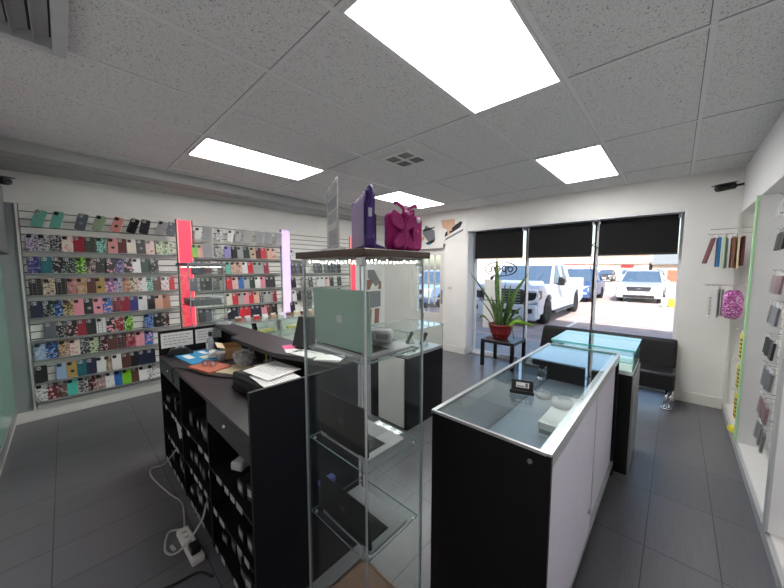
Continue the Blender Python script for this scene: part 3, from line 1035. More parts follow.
def vent(name, label, xc, yc, w):
    t = thing(name, label, 'air vent', (xc, yc, CZ))
    f = MB()
    h = w / 2
    for a, b, c_, d_ in ((-h, -h, h, -h + 0.03), (-h, h - 0.03, h, h), (-h, -h + 0.03, -h + 0.03, h - 0.03), (h - 0.03, -h + 0.03, h, h - 0.03)):
        f.box(a, b, -0.014, c_, d_, 0)
    f.box(-0.012, -h + 0.03, -0.014, 0.012, h - 0.03, 0)
    f.box(-h + 0.03, -0.012, -0.014, h - 0.03, 0.012, 0)
    f.build('frame', M['white'], t)
    MB().box(-h + 0.03, -h + 0.03, -0.003, h - 0.03, h - 0.03, -0.001).build('backing', M['tgap'], t)
    lv = MB()
    for qx in (-1, 1):
        for qy in (-1, 1):
            for k in range(5):
                u = 0.03 + k * (h - 0.06) / 5
                if qx * qy > 0:
                    lv.box(qx * u - 0.004, min(qy * 0.014, qy * (h - 0.032)), -0.011, qx * u + 0.004, max(qy * 0.014, qy * (h - 0.032)), -0.003)
                else:
                    lv.box(min(qx * 0.014, qx * (h - 0.032)), qy * u - 0.004, -0.011, max(qx * 0.014, qx * (h - 0.032)), qy * u + 0.004, -0.003)
    lv.build('louver', M['greyplastic'], t)
vent('ceiling_vent', 'small square ceiling vent with four louvred quarters in the middle of ceiling', -2.06, 2.40, 0.36)

t = thing('air_diffuser', 'large ceiling air diffuser with curved blades hanging below the tiles', 'air vent', (-2.02, -0.17, CZ))
f = MB()
W_, L_ = 0.27, 0.245
for a, b, c_, d_ in ((-W_, -L_, W_, -L_ + 0.05), (-W_, L_ - 0.05, W_, L_), (-W_, -L_ + 0.05, -W_ + 0.05, L_ - 0.05), (W_ - 0.05, -L_ + 0.05, W_, L_ - 0.05)):
    f.box(a, b, -0.06, c_, d_, 0, bev=0.004)
f.build('frame', M['lightgrey'], t)
MB().box(-W_ + 0.05, -L_ + 0.05, -0.004, W_ - 0.05, L_ - 0.05, -0.001).build('backing', M['ink'], t)
for k in range(6):
    y0 = -L_ + 0.06 + k * 0.064
    pts = []
    for q in range(7):
        a = R(90) * q / 6
        pts.append((y0 + 0.05 * (1 - math.cos(a)), -0.056 + 0.05 * math.sin(a)))
    n = len(pts)
    out = [(p[0] + 0.003, p[1] - 0.001) for p in pts[::-1]]
    MB().prism(pts + out, -W_ + 0.05, W_ - 0.05, 'x').build('blade', M['ledge'], t)

def camera(name, label, loc, rot):
    t = thing(name, label, 'security camera', loc, rot=rot)
    b = MB()
    b.cyl((0, 0, 0), (0.15, 0, 0), 0.034, 16)
    b.cyl((0.15, 0, 0), (0.16, 0, 0), 0.030, 16)
    b.build('body', M['blkplastic'], t)
    MB().prism([(-0.01, -0.04), (0.18, -0.04), (0.18, 0.04), (-0.01, 0.04)], 0.03, 0.042, 'z', bev=0.004).build('hood', M['blkplastic'], t)
    MB().cyl((0.158, 0, 0), (0.164, 0, 0), 0.022, 14).build('lens', M['screen'], t)
    return t
t = camera('security_camera', 'black bullet security camera in the upper corner beside the alcove', (0.395, 4.93, 2.505), (0, R(10), R(212)))
m_ = MB()
m_.tube([(0.0, 0, 0), (-0.05, 0, 0.0), (-0.075, 0.02, 0.0)], 0.012)
m_.build('bracket', M['blkplastic'], t)
t = camera('security_camera', 'black bullet security camera on the side wall above the grey panel', (-4.83, -0.385, 2.47), (0, R(8), R(28)))
m_ = MB()
m_.tube([(0.0, 0, 0), (-0.04, -0.02, 0.0), (-0.05, -0.05, 0.0)], 0.012)
m_.build('bracket', M['blkplastic'], t)

# things on the side wall
t = thing('wall_screen', 'black framed flat screen mounted on the side wall at the picture edge', 'screen', (-4.86, BY, 1.76))
MB().box(0, 0.03, 0, 1.1, 0.085, 0.66, bev=0.006).build('body', M['blkplastic'], t)
MB().box(0.02, 0.085, 0.02, 1.08, 0.088, 0.64).build('display', M['greyplastic'], t)
MB().box(0.4, 0.0, 0.2, 0.7, 0.03, 0.45).build('wall_mount', M['blkplastic'], t)
t = thing('glass_board', 'tall pale green glass board standing against the side wall', 'board', (-4.88, BY, 0.115))
MB().box(0, 0.02, 0.10, 1.3, 0.03, 1.58).build('sheet', M['greenglass'], t)
MB().box(0, 0.0, 0.0, 1.3, 0.035, 0.10, bev=0.003).build('rail', M['alu'], t)

# ------------------------------------------------------------------ slat walls
SX = -4.93
BAYS = {1: (-0.28, 1.045), 2: (1.245, 2.515), 3: (2.70, 4.00)}
NAMES = {1: 'white slatwall panel full of phone cases next to the grey end panel',
         2: 'white slatwall panel of phone cases between red and lavender light pillars',
         3: 'white slatwall panel half empty beyond the lavender light pillar'}
slat = {}
for b_, (y0, y1) in BAYS.items():
    t = thing('slatwall_panel', NAMES[b_], 'slatwall', (0, (y0 + y1) / 2, 0.115))
    m_ = MB()
    hw = (y1 - y0) / 2
    m_.box(-5.0, -hw, 0, SX - 0.014, hw, 2.17, 1)
    z = 0.06
    while z < 2.16:
        m_.box(SX - 0.014, -hw, z, SX, hw, min(z + 0.068, 2.168), 0, bev=0.003)
        z += 0.0785
    m_.box(SX - 0.014, -hw, 0, SX, hw, 0.05, 0)
    m_.build('slat_board', [M['slat'], M['slatdark']], t)
    slat[b_] = t

# ------------------------------------------------------------------ phone cases
CW, CH, CT = 0.073, 0.162, 0.011
def case_mesh():
    m_ = MB()
    m_.prism(rrect(CW, CH, 0.012, 3, 0, CH / 2), -CT / 2, CT / 2, 'x', 0, bev=0.0025)
    return m_
proto = case_mesh().build('phone_case', M['ink'])
q = MB()
q.prism(rrect(0.030, 0.032, 0.008, 3, -CW / 2 + 0.022, CH - 0.024), CT / 2 - 0.001, CT / 2 + 0.0025, 'x', 0)
for dy, dz in ((-0.007, 0.007), (-0.007, -0.007), (0.007, 0.0)):
    q.lathe([(0.0055, 0), (0.0055, 0.002), (0.004, 0.002)], n=10, m=1,
            mat4=Matrix.Translation((CT / 2 + 0.0022, -CW / 2 + 0.022 + dy, CH - 0.024 + dz)) @ Matrix.Rotation(R(90), 4, 'Y'))
proto_cut = q.build('camera_window', [M['lightgrey'], M['ink']], proto)
ring_m = MB()
ring_m.lathe([(0.0, 0.0), (0.014, 0.0), (0.014, 0.004), (0.009, 0.005), (0.0, 0.003)], n=18, mat4=Matrix.Translation((CT / 2, 0, 0.062)) @ Matrix.Rotation(R(90), 4, 'Y'))
proto_ring = ring_m.build('ring_holder', M['ink'], proto)
bl = MB()
bl.box(CT / 2 + 0.001, -CW / 2 - 0.012, -0.004, CT / 2 + 0.016, CW / 2 + 0.012, CH + 0.02, 0, bev=0.004)
bl.box(-CT / 2 - 0.002, -CW / 2 - 0.016, -0.008, -CT / 2, CW / 2 + 0.016, CH + 0.045, 1)
proto_blist = bl.build('blister_pack', [M['clearplastic'], M['white']], proto)

PW = dict(plain='plain', ring='ring', floral='floral', camo='camo', marble='marbled', blossom='blossom', star='star', plaid='plaid', grid='grid', blister='boxed')
ROWN = ['top', 'second', 'third', 'fourth', 'fifth', 'sixth', 'seventh', 'eighth', 'bottom']
def set_mat(o, mat, slot=0):
    o.material_slots[slot].link = 'OBJECT'
    o.material_slots[slot].material = mat

first = True
rown = {1: 0, 2: 0, 3: 0}
used_rows = []
for bay, z, items in ROWS:
    ri = rown[bay]
    rown[bay] += 1
    short = (bay == 2 and ri == 6)
    rname = ROWN[ri] if bay != 2 else (['top', 'second', 'third', 'fourth', 'fifth', 'sixth', 'seventh'][ri])
    if bay == 3:
        rname = ['top', 'second', 'third', 'fourth', 'bottom'][ri]
    zb = z - CH / 2
    hung = ri == 0 and bay in (1, 2)
    y0, y1 = BAYS[bay]
    bar = slat[bay]
    yc = (y0 + y1) / 2
    if not hung and not short:
        lg = MB()
        lg.box(SX, y0 - yc + 0.01, zb - 0.115 - 0.010, SX + 0.068, y1 - yc - 0.01, zb - 0.115 - 0.002, 0)
        lg.box(SX + 0.062, y0 - yc + 0.01, zb - 0.115 - 0.016, SX + 0.068, y1 - yc - 0.01, zb - 0.115 + 0.004, 0)
        lg.build('shelf_ledge', M['ledge'], bar)
    its = [i.strip().split() for i in items.split(',')]
    for k, (yy, colour, pat) in enumerate(its):
        yy = float(yy)
        if first:
            o, kids = proto, (proto_cut, proto_ring, proto_blist)
            first = False
            o_new = proto
        else:
            o_new = proto.copy()
            COL.objects.link(o_new)
            for kd, want in ((proto_cut, True), (proto_ring, pat == 'ring'), (proto_blist, pat == 'blister')):
                if want:
                    cc = kd.copy()
                    COL.objects.link(cc)
                    cc.parent = o_new
                    if kd is proto_cut:
                        lum = sum(CC[colour])
                        set_mat(cc, M['lightgrey'] if lum < 330 else M['spacegrey'])
                        cc.material_slots[1].link = 'OBJECT'
                        cc.material_slots[1].material = M['ink'] if lum < 330 else M['screen']
                    if kd is proto_ring:
                        set_mat(cc, M['spacegrey'] if sum(CC[colour]) > 330 else M['greyplastic'])
        set_mat(o_new, case_mat(colour, pat))
        if hung:
            zt = zb
            off = 0.19 if bay == 1 else 0.12
            o_new.location = (SX + off, yy, zt)
            o_new.rotation_euler = (R(random.uniform(-5, 5) - (11 if bay == 1 else 6)), R(-14 if bay == 1 else -4), R(random.uniform(-26, -6)))
            o_new.scale = (1, 1.22, 1.12) if bay == 1 else (1, 1.1, 1.05)
            hk = MB()
            hk.tube([(SX, yy - yc, zt + 0.10 - 0.115), (SX + off - CT / 2 - 0.006, yy - yc, zt + 0.07 - 0.115)], 0.004, 6)
            hk.build('peg_arm', M['ledge'], bar)
        else:
            tz = R(random.uniform(-3, 3))
            o_new.location = (SX + (0.052 if pat == 'blister' else 0.045), yy, zb)
            o_new.rotation_euler = (R(random.uniform(-1.2, 1.2)), R(-3 if pat == 'blister' else -9), tz)
        cname = colour.replace('_', ' ')
        n_ = ORD[k]
        if bay == 1:
            lb = '%s %s phone case, %s from the grey end panel in the %s row' % (cname, PW[pat], n_, rname)
        elif bay == 2 and not short:
            lb = '%s %s phone case, %s past the red pillar in the %s row' % (cname, PW[pat], n_, rname)
        elif short:
            lb = '%s phone case low behind the small glass tower, %s past the red pillar' % (cname, n_)
        else:
            lb = '%s %s phone case, %s past the lavender pillar in the %s row' % (cname, PW[pat], n_, rname)
        grp = ['', 'phone cases on the slatwall by the grey end panel', 'phone cases on the slatwall between the light pillars', 'phone cases on the slatwall past the lavender pillar'][bay]
        tag(o_new, lb, 'phone case', grp)
# the first case is a plain one: it keeps only its camera window
for kd in (proto_ring, proto_blist):
    bpy.data.objects.remove(kd)

def pillar(label, y0, y1, lightm):
    t = thing('light_pillar', label, 'light pillar', (-4.97, (y0 + y1) / 2, 0.82))
    h = (y1 - y0) / 2
    MB().box(-0.03, -h, 0, 0.055, h, 1.46, bev=0.003).build('housing', M['white'], t)
    MB().box(0.055, -h + 0.012, 0.01, 0.062, h - 0.012, 1.45).build('light_panel', lightm, t)
    e = MB()
    for sgn in (-1, 1):
        e.box(0.055, sgn * (h - 0.006) - 0.006, 0.005, 0.060, sgn * (h - 0.006) + 0.006, 1.455)
    e.build('edge_strip', M['pinklight'] if lightm is M['redlight'] else M['white'], t)
pillar('bright red light pillar behind the small glass tower', 1.06, 1.23, M['redlight'])
pillar('lavender light pillar rising above the wall glass case', 2.53, 2.69, M['lavlight'])
pillar('red light pillar at the far end of the slatwall by posters', 4.02, 4.16, M['redlight'])
MBw = MB()
MBw.box(-5.0, 1.06, 0.115, -4.945, 1.23, 0.82)
MBw.box(-5.0, 2.53, 0.115, -4.945, 2.69, 0.82)
struct(MBw, 'trim_7', M['white'])

def poster(name, label, loc, w, h, draw, rz=0, base=M['white'], cat='poster'):
    t = thing(name, label, cat, loc, rz)
    MB().box(-w / 2, -0.006, -h / 2, w / 2, 0, h / 2).build('sheet', base, t)
    draw(t)
    return t
def flat(pts, mat, parent, name, y=-0.0075):
    return MB().prism(pts, y, -0.006, 'y').build(name, mat, parent)
def draw1(t):
    flat([(-0.30, -0.20), (-0.46, -0.02), (-0.38, 0.14), (-0.16, 0.02), (-0.14, -0.16)], M['greyink'], t, 'tablet_print')
    flat([(-0.44, 0.02), (-0.16, 0.07), (-0.155, 0.09), (-0.46, 0.05)], M['ink'], t, 'frame_print')
    flat([(-0.38, -0.22), (-0.14, -0.14), (-0.16, -0.20), (-0.30, -0.27)], M['ink'], t, 'phone_print')
    flat([(-0.33, -0.235), (-0.25, -0.225), (-0.25, -0.255), (-0.32, -0.262)], M['bluemat'], t, 'lens_print', -0.009)
    flat([(-0.54, -0.14), (-0.42, -0.06), (-0.40, -0.13), (-0.50, -0.20)], M['tan'], t, 'hand_print', -0.009)
    hand = [(0.0, 0.20), (0.30, 0.20), (0.31, 0.08), (0.25, 0.06), (0.24, -0.02), (0.19, -0.02), (0.20, -0.09), (0.15, -0.10), (0.14, 0.0), (0.03, 0.06)]
    flat(hand, M['tan'], t, 'hand_print', -0.009)
    flat([(0.08, -0.13), (0.42, 0.03), (0.47, 0.12), (0.42, 0.14), (0.10, -0.04)], M['ink'], t, 'phone_print')
    flat([(0.08, -0.20), (0.48, -0.04), (0.49, 0.0), (0.45, -0.015), (0.11, -0.15)], M['greyink'], t, 'screen_print')
poster('wall_poster', 'white poster board above the door with hand and opened phone pictures', (-3.43, FY, 2.365), 1.12, 0.50, draw1)
def draw2(t):
    flat([(-0.20, 0.05), (0.05, -0.16), (0.20, -0.06), (0.0, 0.22), (-0.2, 0.22)], M['greyink'], t, 'picture_print')
    flat([(-0.22, -0.22), (-0.14, -0.22), (-0.02, 0.0), (-0.22, 0.0)], M['brown'], t, 'hand_print', -0.009)
    flat([(0.12, -0.22), (0.22, -0.22), (0.22, -0.04), (0.16, -0.05)], M['brown'], t, 'hand_print', -0.009)
poster('wall_poster', 'small poster of dark shapes, upper one by the far red pillar', (-4.995, 4.76, 1.38), 0.46, 0.44, draw2, R(90))
def draw3(t):
    flat([(-0.20, 0.0), (0.20, 0.02), (0.20, 0.38), (-0.2, 0.38)], M['greyink'], t, 'picture_print')
    flat([(-0.20, -0.36), (-0.10, -0.36), (-0.08, -0.02), (-0.2, -0.02)], M['brown'], t, 'stripe_print')
    flat([(0.0, -0.36), (0.14, -0.36), (0.16, -0.02), (0.02, -0.02)], M['brown'], t, 'stripe_print')
poster('wall_poster', 'tall grey and brown poster, lower one by the far red pillar', (-4.995, 4.76, 0.74), 0.46, 0.80, draw3, R(90))

t = thing('light_switch', 'small white light switch plate on the pier by the door', 'light switch', (-3.21, FY, 1.25))
MB().box(-0.055, -0.008, -0.06, 0.055, 0, 0.06, bev=0.003).build('plate', M['trim'], t)
for dx in (-0.022, 0.022):
    MB().box(dx - 0.008, -0.014, -0.016, dx + 0.008, -0.008, 0.016).build('toggle', M['greyplastic'], t)

# ------------------------------------------------------------------ windows: blinds, sign, papers, seating, plant
for lb, x0, x1, zb in (('black mesh roller blind over the window pane behind the plant', -2.775, -1.905, 1.825),
                       ('black mesh roller blind over the middle window pane', -1.815, -0.925, 1.82),
                       ('black mesh roller blind over the window pane beside the alcove wall', -0.845, -0.01, 1.825)):
    t = thing('roller_blind', lb, 'blind', ((x0 + x1) / 2, 5.25, 2.28), 0, 'roller blinds at the windows')
    h = (x1 - x0) / 2
    MB().box(-h, -0.002, zb - 2.28, h, 0.002, -0.02).build('cloth', M['blind'], t)
    MB().cyl((-h - 0.005, 0.01, 0), (h + 0.005, 0.01, 0), 0.022, 14).build('roller', M['blkplastic'], t)
    MB().box(-h, -0.008, zb - 2.30, h, 0.008, zb - 2.275, bev=0.003).build('bottom_bar', M['blkplastic'], t)
    for sx in (-1, 1):
        MB().box(sx * h - 0.012, -0.02, -0.025, sx * h + 0.012, 0.04, 0.026).build('bracket', M['alu'], t)
tag(MB().tube(catmull([(-0.90, 5.315, 2.0), (-0.93, 5.29, 1.96), (-0.86, 5.29, 1.93), (-0.90, 5.315, 1.86), (-0.91, 5.318, 1.3)]), 0.006, 6).build('blind_cord', M['blkplastic']),
    'black blind cord knotted on the mullion between two blinds', 'cord')

t = thing('open_sign', 'unlit script OPEN sign in an oval outline hanging in the window', 'sign', (-2.31, 5.31, 1.62))
e = MB()
ov = [(0.29 * math.cos(a), 0, 0.125 * math.sin(a)) for a in [2 * PI * k / 40 for k in range(40)]]
e.tube(ov, 0.011, 6, closed=True)
e.build('oval_tube', M['neonoff'], t)
# reads OPEN from the street, so mirrored from indoors
lw = MB()
def cur(pts):
    lw.tube(catmull([(-p[0], 0, p[1]) for p in pts], 5), 0.012, 6)
cur([(-0.18, 0.045), (-0.225, 0.0), (-0.18, -0.05), (-0.135, 0.0), (-0.18, 0.045), (-0.12, 0.03)])
cur([(-0.10, 0.05), (-0.105, -0.09), (-0.10, 0.03), (-0.06, 0.05), (-0.03, 0.0), (-0.06, -0.045), (-0.10, -0.03)])
cur([(-0.01, 0.0), (0.06, 0.01), (0.045, 0.05), (0.005, 0.02), (0.02, -0.04), (0.08, -0.03)])
cur([(0.095, 0.045), (0.10, -0.05), (0.11, 0.02), (0.15, 0.045), (0.165, 0.0), (0.17, -0.05), (0.21, -0.04)])
lw.build('lettering_tube', M['neonoff'], t)
wr = MB()
for sx in (-0.22, 0.22):
    wr.tube([(sx, 0, 0.08), (sx * 0.9, 0.0, 0.22)], 0.002, 5)
wr.build('hanging_wire', M['blkplastic'], t)
for lb, x0, x1, z0, z1 in (('white notice sheet taped in the window beneath the open sign', -2.62, -2.30, 1.05, 1.42),
                           ('white notice sheet taped low in the window behind the pot', -2.64, -2.28, 0.52, 1.03)):
    tag(MB().box(x0, 5.352, z0, x1, 5.358, z1).build('window_notice', M['papercol']), lb, 'notice', 'notices in the window')

# lack-style side table
t = thing('side_table', 'small black square side table carrying the potted plant', 'table', (-2.085, 5.0, 0))
MB().box(-0.275, -0.275, 0.40, 0.275, 0.275, 0.45, bev=0.003).build('tabletop', M['blk_top'], t)
for sx in (-1, 1):
    for sy in (-1, 1):
        MB().box(sx * 0.25 - 0.025, sy * 0.25 - 0.025, 0, sx * 0.25 + 0.025, sy * 0.25 + 0.025, 0.40).build('leg', M['blk'], t)

t = thing('potted_plant', 'snake plant with long pointed leaves in a red glazed pot', 'plant', (-2.13, 4.98, 0.45))
pt = MB()
pt.lathe([(0.0, 0.0), (0.115, 0.0), (0.12, 0.02), (0.14, 0.05), (0.155, 0.085), (0.172, 0.10), (0.166, 0.12), (0.180, 0.14), (0.176, 0.165), (0.192, 0.18), (0.190, 0.215), (0.204, 0.225), (0.206, 0.25), (0.19, 0.25), (0.182, 0.22), (0.0, 0.215)], n=32)
pt.build('pot', M['red_glaze'], t)
MB().lathe([(0.0, 0.225), (0.18, 0.222), (0.0, 0.23)], n=24).build('soil', M['soil'], t)
def blade(base, mid, tip, w, name='leaf', mat=None):
    P = catmull([base, mid, tip], 7)
    t_ = []
    n = len(P)
    vs, fs = [], []
    for i, p in enumerate(P):
        u = i / (n - 1)
        ww = w * (0.55 + 0.9 * u) * (1 - u ** 3) if u < 0.999 else 0.001
        d = (P[min(i + 1, n - 1)] - P[max(i - 1, 0)]).normalized()
        sd_ = d.cross(Vector((-0.6, -0.8, 0.0)))
        if sd_.length < 0.05:
            sd_ = Vector((0.8, -0.6, 0))
        sd_.normalize()
        nn = d.cross(sd_).normalized()
        vs += [p - sd_ * ww, p + nn * ww * 0.3, p + sd_ * ww]
    for i in range(n - 1):
        a = i * 3
        fs += [(a, a + 3, a + 4, a + 1), (a + 1, a + 4, a + 5, a + 2)]
    MB().mesh([tuple(v) for v in vs], fs, thick=0.004, smooth=True).build(name, mat or M['leaf'], t)
blade((-0.02, -0.02, 0.22), (-0.08, 0.0, 0.85), (-0.10, 0.0, 1.37), 0.085)
blade((0.05, -0.05, 0.22), (0.02, -0.06, 0.5), (0.06, -0.05, 0.80), 0.05)
blade((-0.04, 0.05, 0.22), (-0.02, 0.08, 0.5), (0.02, 0.1, 0.95), 0.05)
blade((0.0, 0.0, 0.22), (0.10, -0.02, 0.45), (0.16, -0.04, 0.72), 0.045)
blade((-0.05, -0.04, 0.22), (-0.07, -0.08, 0.45), (-0.14, -0.1, 0.72), 0.045)
blade((0.07, 0.05, 0.22), (0.16, 0.08, 0.40), (0.30, 0.10, 0.55), 0.03)
blade((-0.07, 0.0, 0.22), (-0.22, 0.02, 0.62), (-0.60, 0.0, 1.12), 0.032)
blade((0.06, 0.02, 0.22), (0.18, 0.0, 0.70), (0.42, 0.0, 1.10), 0.045)
blade((0.03, 0.05, 0.22), (0.10, 0.05, 0.6), (0.13, 0.04, 0.92), 0.055)
blade((0.08, -0.04, 0.22), (0.17, -0.05, 0.5), (0.28, -0.02, 0.86), 0.045)
blade((-0.05, -0.08, 0.22), (-0.12, -0.12, 0.42), (-0.28, -0.16, 0.64), 0.022)
blade((0.02, 0.08, 0.22), (0.04, 0.12, 0.5), (0.22, 0.10, 0.68), 0.03)
blade((-0.08, 0.06, 0.22), (-0.14, 0.10, 0.5), (-0.2, 0.10, 0.62), 0.03)
blade((0.10, 0.0, 0.22), (0.30, -0.02, 0.40), (0.36, -0.03, 0.36), 0.02)
blade((0.0, -0.09, 0.22), (0.04, -0.14, 0.45), (0.08, -0.16, 0.60), 0.028)
blade((0.12, -0.06, 0.20), (0.30, -0.1, 0.33), (0.60, -0.12, 0.30), 0.036, 'trailing_leaf', M['leaf_lime'])
blade((-0.10, -0.06, 0.20), (-0.28, -0.08, 0.36), (-0.36, -0.08, 0.30), 0.02, 'trailing_leaf')
MB().tube(catmull([(0.16, -0.04, 0.22), (0.20, -0.06, 0.30), (0.26, -0.09, 0.04)]), 0.006, 6).build('aerial_stem', M['leaf'], t)

# bench
t = thing('waiting_bench', 'black tufted leatherette bench with chrome legs beneath the window', 'bench', (-0.72, 4.62, 0))
MB().box(-0.78, 0.0, 0.22, 0.775, 0.40, 0.43, bev=0.035, seg=3).build('seat', M['leather'], t)
bk = MB()
bk.hexa([(-0.78, 0.33, 0.40), (0.775, 0.33, 0.40), (0.775, 0.445, 0.40), (-0.78, 0.445, 0.40)],
        [(-0.75, 0.39, 0.76), (0.775, 0.39, 0.76), (0.775, 0.465, 0.76), (-0.75, 0.465, 0.76)], 0, bev=0.03, seg=3)
bko = bk.build('backrest', M['leather'], t)
for x in (-0.39, 0.03, 0.45):
    MB().ball((x, 0.362, 0.60), 0.02, sc=(1, 0.45, 1)).build('button', M['leather'], bko)
for x in (-0.65, 0.735):
    lg = MB()
    for dx in (-0.02, 0.02):
        lg.tube([(x + dx, 0.12, 0.23), (x + dx - 0.02, 0.05, 0.02)], 0.017, 10)
    lg.cyl((x - 0.02, 0.05, 0.0), (x - 0.02, 0.05, 0.02), 0.05, 16)
    lg.build('leg', M['chrome'], t)
    lg = MB()
    lg.tube([(x, 0.36, 0.23), (x, 0.38, 0.02)], 0.017, 10)
    lg.cyl((x, 0.38, 0.0), (x, 0.38, 0.02), 0.05, 16)
    lg.build('leg', M['chrome'], t)

# ================================================================== GLASS DISPLAY TOWERS
def tower(label, x0, y0, x1, y1, shelves, top=1.66, base=0.13, board=M['darkwood']):
    """square glass tower: wooden base, four glass sides, shelves on clips, board on top"""
    cx, cy = (x0 + x1) / 2, (y0 + y1) / 2
    t = thing('display_tower', label, 'display case', (cx, cy, 0))
    hx, hy = (x1 - x0) / 2, (y1 - y0) / 2
    MB().box(-hx - 0.012, -hy - 0.012, 0, hx + 0.012, hy + 0.012, base, bev=0.004).build('base', M['wood'], t)
    g = 0.006
    zt = top
    MB().slab(-hx, -hy, base, hx, -hy + g, zt).build('glass_panel', [M['towerglass'], M['edge']], t)
    MB().slab(-hx, hy - g, base, hx, hy, zt).build('glass_panel', [M['towerglass'], M['edge']], t)
    MB().slab(-hx, -hy + g, base, -hx + g, hy - g, zt).build('glass_panel', [M['towerglass'], M['edge']], t)
    MB().slab(hx - g, -hy + g, base, hx, hy - g, zt).build('glass_panel', [M['towerglass'], M['edge']], t)
    MB().box(-hx - 0.022, -hy - 0.022, zt, hx + 0.022, hy + 0.022, zt + 0.026, bev=0.003).build('top_board', board, t)
    for sx in (-1, 1):
        for sy in (-1, 1):
            k = MB()
            k.box(sx * (hx - 0.018) - 0.017, sy * (hy + 0.002) - 0.006, zt - 0.028, sx * (hx - 0.018) + 0.017, sy * (hy + 0.002) + 0.006, zt - 0.001, bev=0.002)
            k.build('hinge', M['alu'], t)
            k = MB()
            k.box(sx * (hx + 0.001) - 0.0028, sy * (hy + 0.001) - 0.0028, base, sx * (hx + 0.001) + 0.0028, sy * (hy + 0.001) + 0.0028, zt - 0.03)
            k.build('edge_post', M['alu'], t)
    for z in shelves:
        so = MB().slab(-hx + g + 0.002, -hy + g + 0.002, z - 0.007, hx - g - 0.002, hy - g - 0.002, z).build('shelf', [M['towerglass'], M['edge']], t)
        for sx in (-1, 1):
            for sy in (-1, 1):
                MB().cyl((sx * (hx - g - 0.012), sy * (hy - g - 0.02), z - 0.016), (sx * (hx - g - 0.012), sy * (hy - g - 0.02), z - 0.0075), 0.006, 8).build('shelf_clip', M['alu'], so)
    ls = MB()
    ls.box(-hx + 0.012, -hy + 0.010, zt - 0.006, hx - 0.012, -hy + 0.018, zt - 0.004, 1)
    ls.box(-hx + 0.012, hy - 0.018, zt - 0.006, hx - 0.012, hy - 0.010, zt - 0.001, 1)
    for k in range(15):
        u = -1 + 2 * (k + 0.5) / 15
        for sy in (-1, 1):
            ls.ball((u * (hx - 0.014), sy * (hy - 0.014), zt - 0.010 - 0.008 * random.random()), 0.0035, 0, n=8)
        for sx in (-1, 1):
            ls.ball((sx * (hx - 0.012), u * (hy - 0.014), zt - 0.010 - 0.008 * random.random()), 0.0035, 0, n=8)
    ls.build('led_strip', [M['led'], M['greyplastic']], t)
    return t

TX0, TX1, TY0, TY1 = -1.105, -0.735, 0.66, 0.965
S1, S2, S3 = 1.305, 0.917, 0.585
tower('tall glass display tower with three laptops inside and wooden top', TX0, TY0, TX1, TY1, (S1, S2, S3))
tower('small far glass display tower in front of the red light pillar', -3.62, 0.78, -3.27, 1.07, (1.275, 0.92, 0.56), top=1.652, board=M['greyfoam'])

def apple(parent, mat, size, mat4):
    """the maker's mark on a laptop lid: a bitten apple with a leaf"""
    m_ = MB()
    outer = []
    for k in range(40):
        a = 2 * PI * k / 40
        r = 0.5 + 0.05 * math.cos(2 * a) - 0.09 * math.exp(-((a - PI / 2) / 0.35) ** 2) - 0.05 * math.exp(-((a - 3 * PI / 2) / 0.25) ** 2)
        x, z = r * math.cos(a), r * math.sin(a) * 1.02
        dx, dz = x - 0.62, z - 0.06
        d = math.hypot(dx, dz)
        if d < 0.27:
            x, z = 0.62 + dx / d * 0.27, 0.06 + dz / d * 0.27
        outer.append((x * size, z * size))
    m_.prism(outer, -0.0006, 0.0, 'y', mat4=mat4)
    lf = [(0.0, 0.50), (0.03, 0.66), (0.18, 0.78), (0.17, 0.62), (0.06, 0.50)]
    m_.prism([(x * size, z * size) for x, z in lf], -0.0006, 0.0, 'y', mat4=mat4)
    return m_.build('lid_emblem', mat, parent)

def laptop(label, x0, x1, y, z, depth, lidh, body, lidmat, emblem, lean=4):
    """open laptop seen from behind its lid: hinge along y, deck reaching to +y"""
    w = x1 - x0
    t = thing('laptop', label, 'laptop', ((x0 + x1) / 2, y, z))
    h = w / 2
    dk = MB()
    dk.prism(rrect(w, depth, 0.012, 4, 0, depth / 2), 0.002, 0.014, 'z', 0, bev=0.002)
    for sx in (-1, 1):
        for yy in (0.02, depth - 0.02):
            dk.cyl((sx * (h - 0.02), yy, 0.0), (sx * (h - 0.02), yy, 0.003), 0.006, 10)
    d_ = dk.build('deck', body, t)
    ky = MB()
    ky.box(-h + 0.03, 0.028, 0.0138, h - 0.03, 0.125, 0.0145)
    for r_ in range(6):
        for c_ in range(14):
            kx = -h + 0.034 + c_ * (w - 0.068) / 14
            ky.box(kx, 0.031 + r_ * 0.0155, 0.0145, kx + (w - 0.068) / 14 - 0.003, 0.031 + r_ * 0.0155 + 0.0125, 0.0162)
    ky.build('keyboard', M['key'], d_)
    MB().prism(rrect(0.12, 0.072, 0.004, 3, 0, depth - 0.046), 0.0138, 0.0147, 'z').build('trackpad', M['lightgrey'] if body is M['silver'] else M['greyplastic'], d_)
    T = Matrix.Translation((0, 0.004, 0.015)) @ Matrix.Rotation(R(lean), 4, 'X')
    ld = MB()
    ld.prism(rrect(w, lidh, 0.012, 4, 0, lidh / 2), 0, 0.006, 'y', 0, bev=0.0015, mat4=T)
    l_ = ld.build('lid', lidmat, t)
    sc_ = MB()
    sc_.prism(rrect(w - 0.012, lidh - 0.014, 0.006, 3, 0, lidh / 2), 0.0058, 0.0066, 'y', 0, mat4=T)
    sc_.build('screen', M['screen'], l_)
    apple(l_, emblem, 0.036, T @ Matrix.Translation((0, 0.0003, lidh * 0.5)))
    MB().tube([(-h + 0.05, 0.006, 0.012), (h - 0.05, 0.006, 0.012)], 0.0055, 8).build('hinge', M['blkplastic'], t)
    return t
M['sagelid'] = plain('sage_silver_lid', (150, 176, 164), 0.35, 0.35, var=0.03)
laptop('open silver laptop with pale sage lid on the top tower shelf', -1.085, -0.748, 0.695, S1 + 0.001, 0.222, 0.225, M['deck'], M['sagelid'], M['lightgrey'], 3)
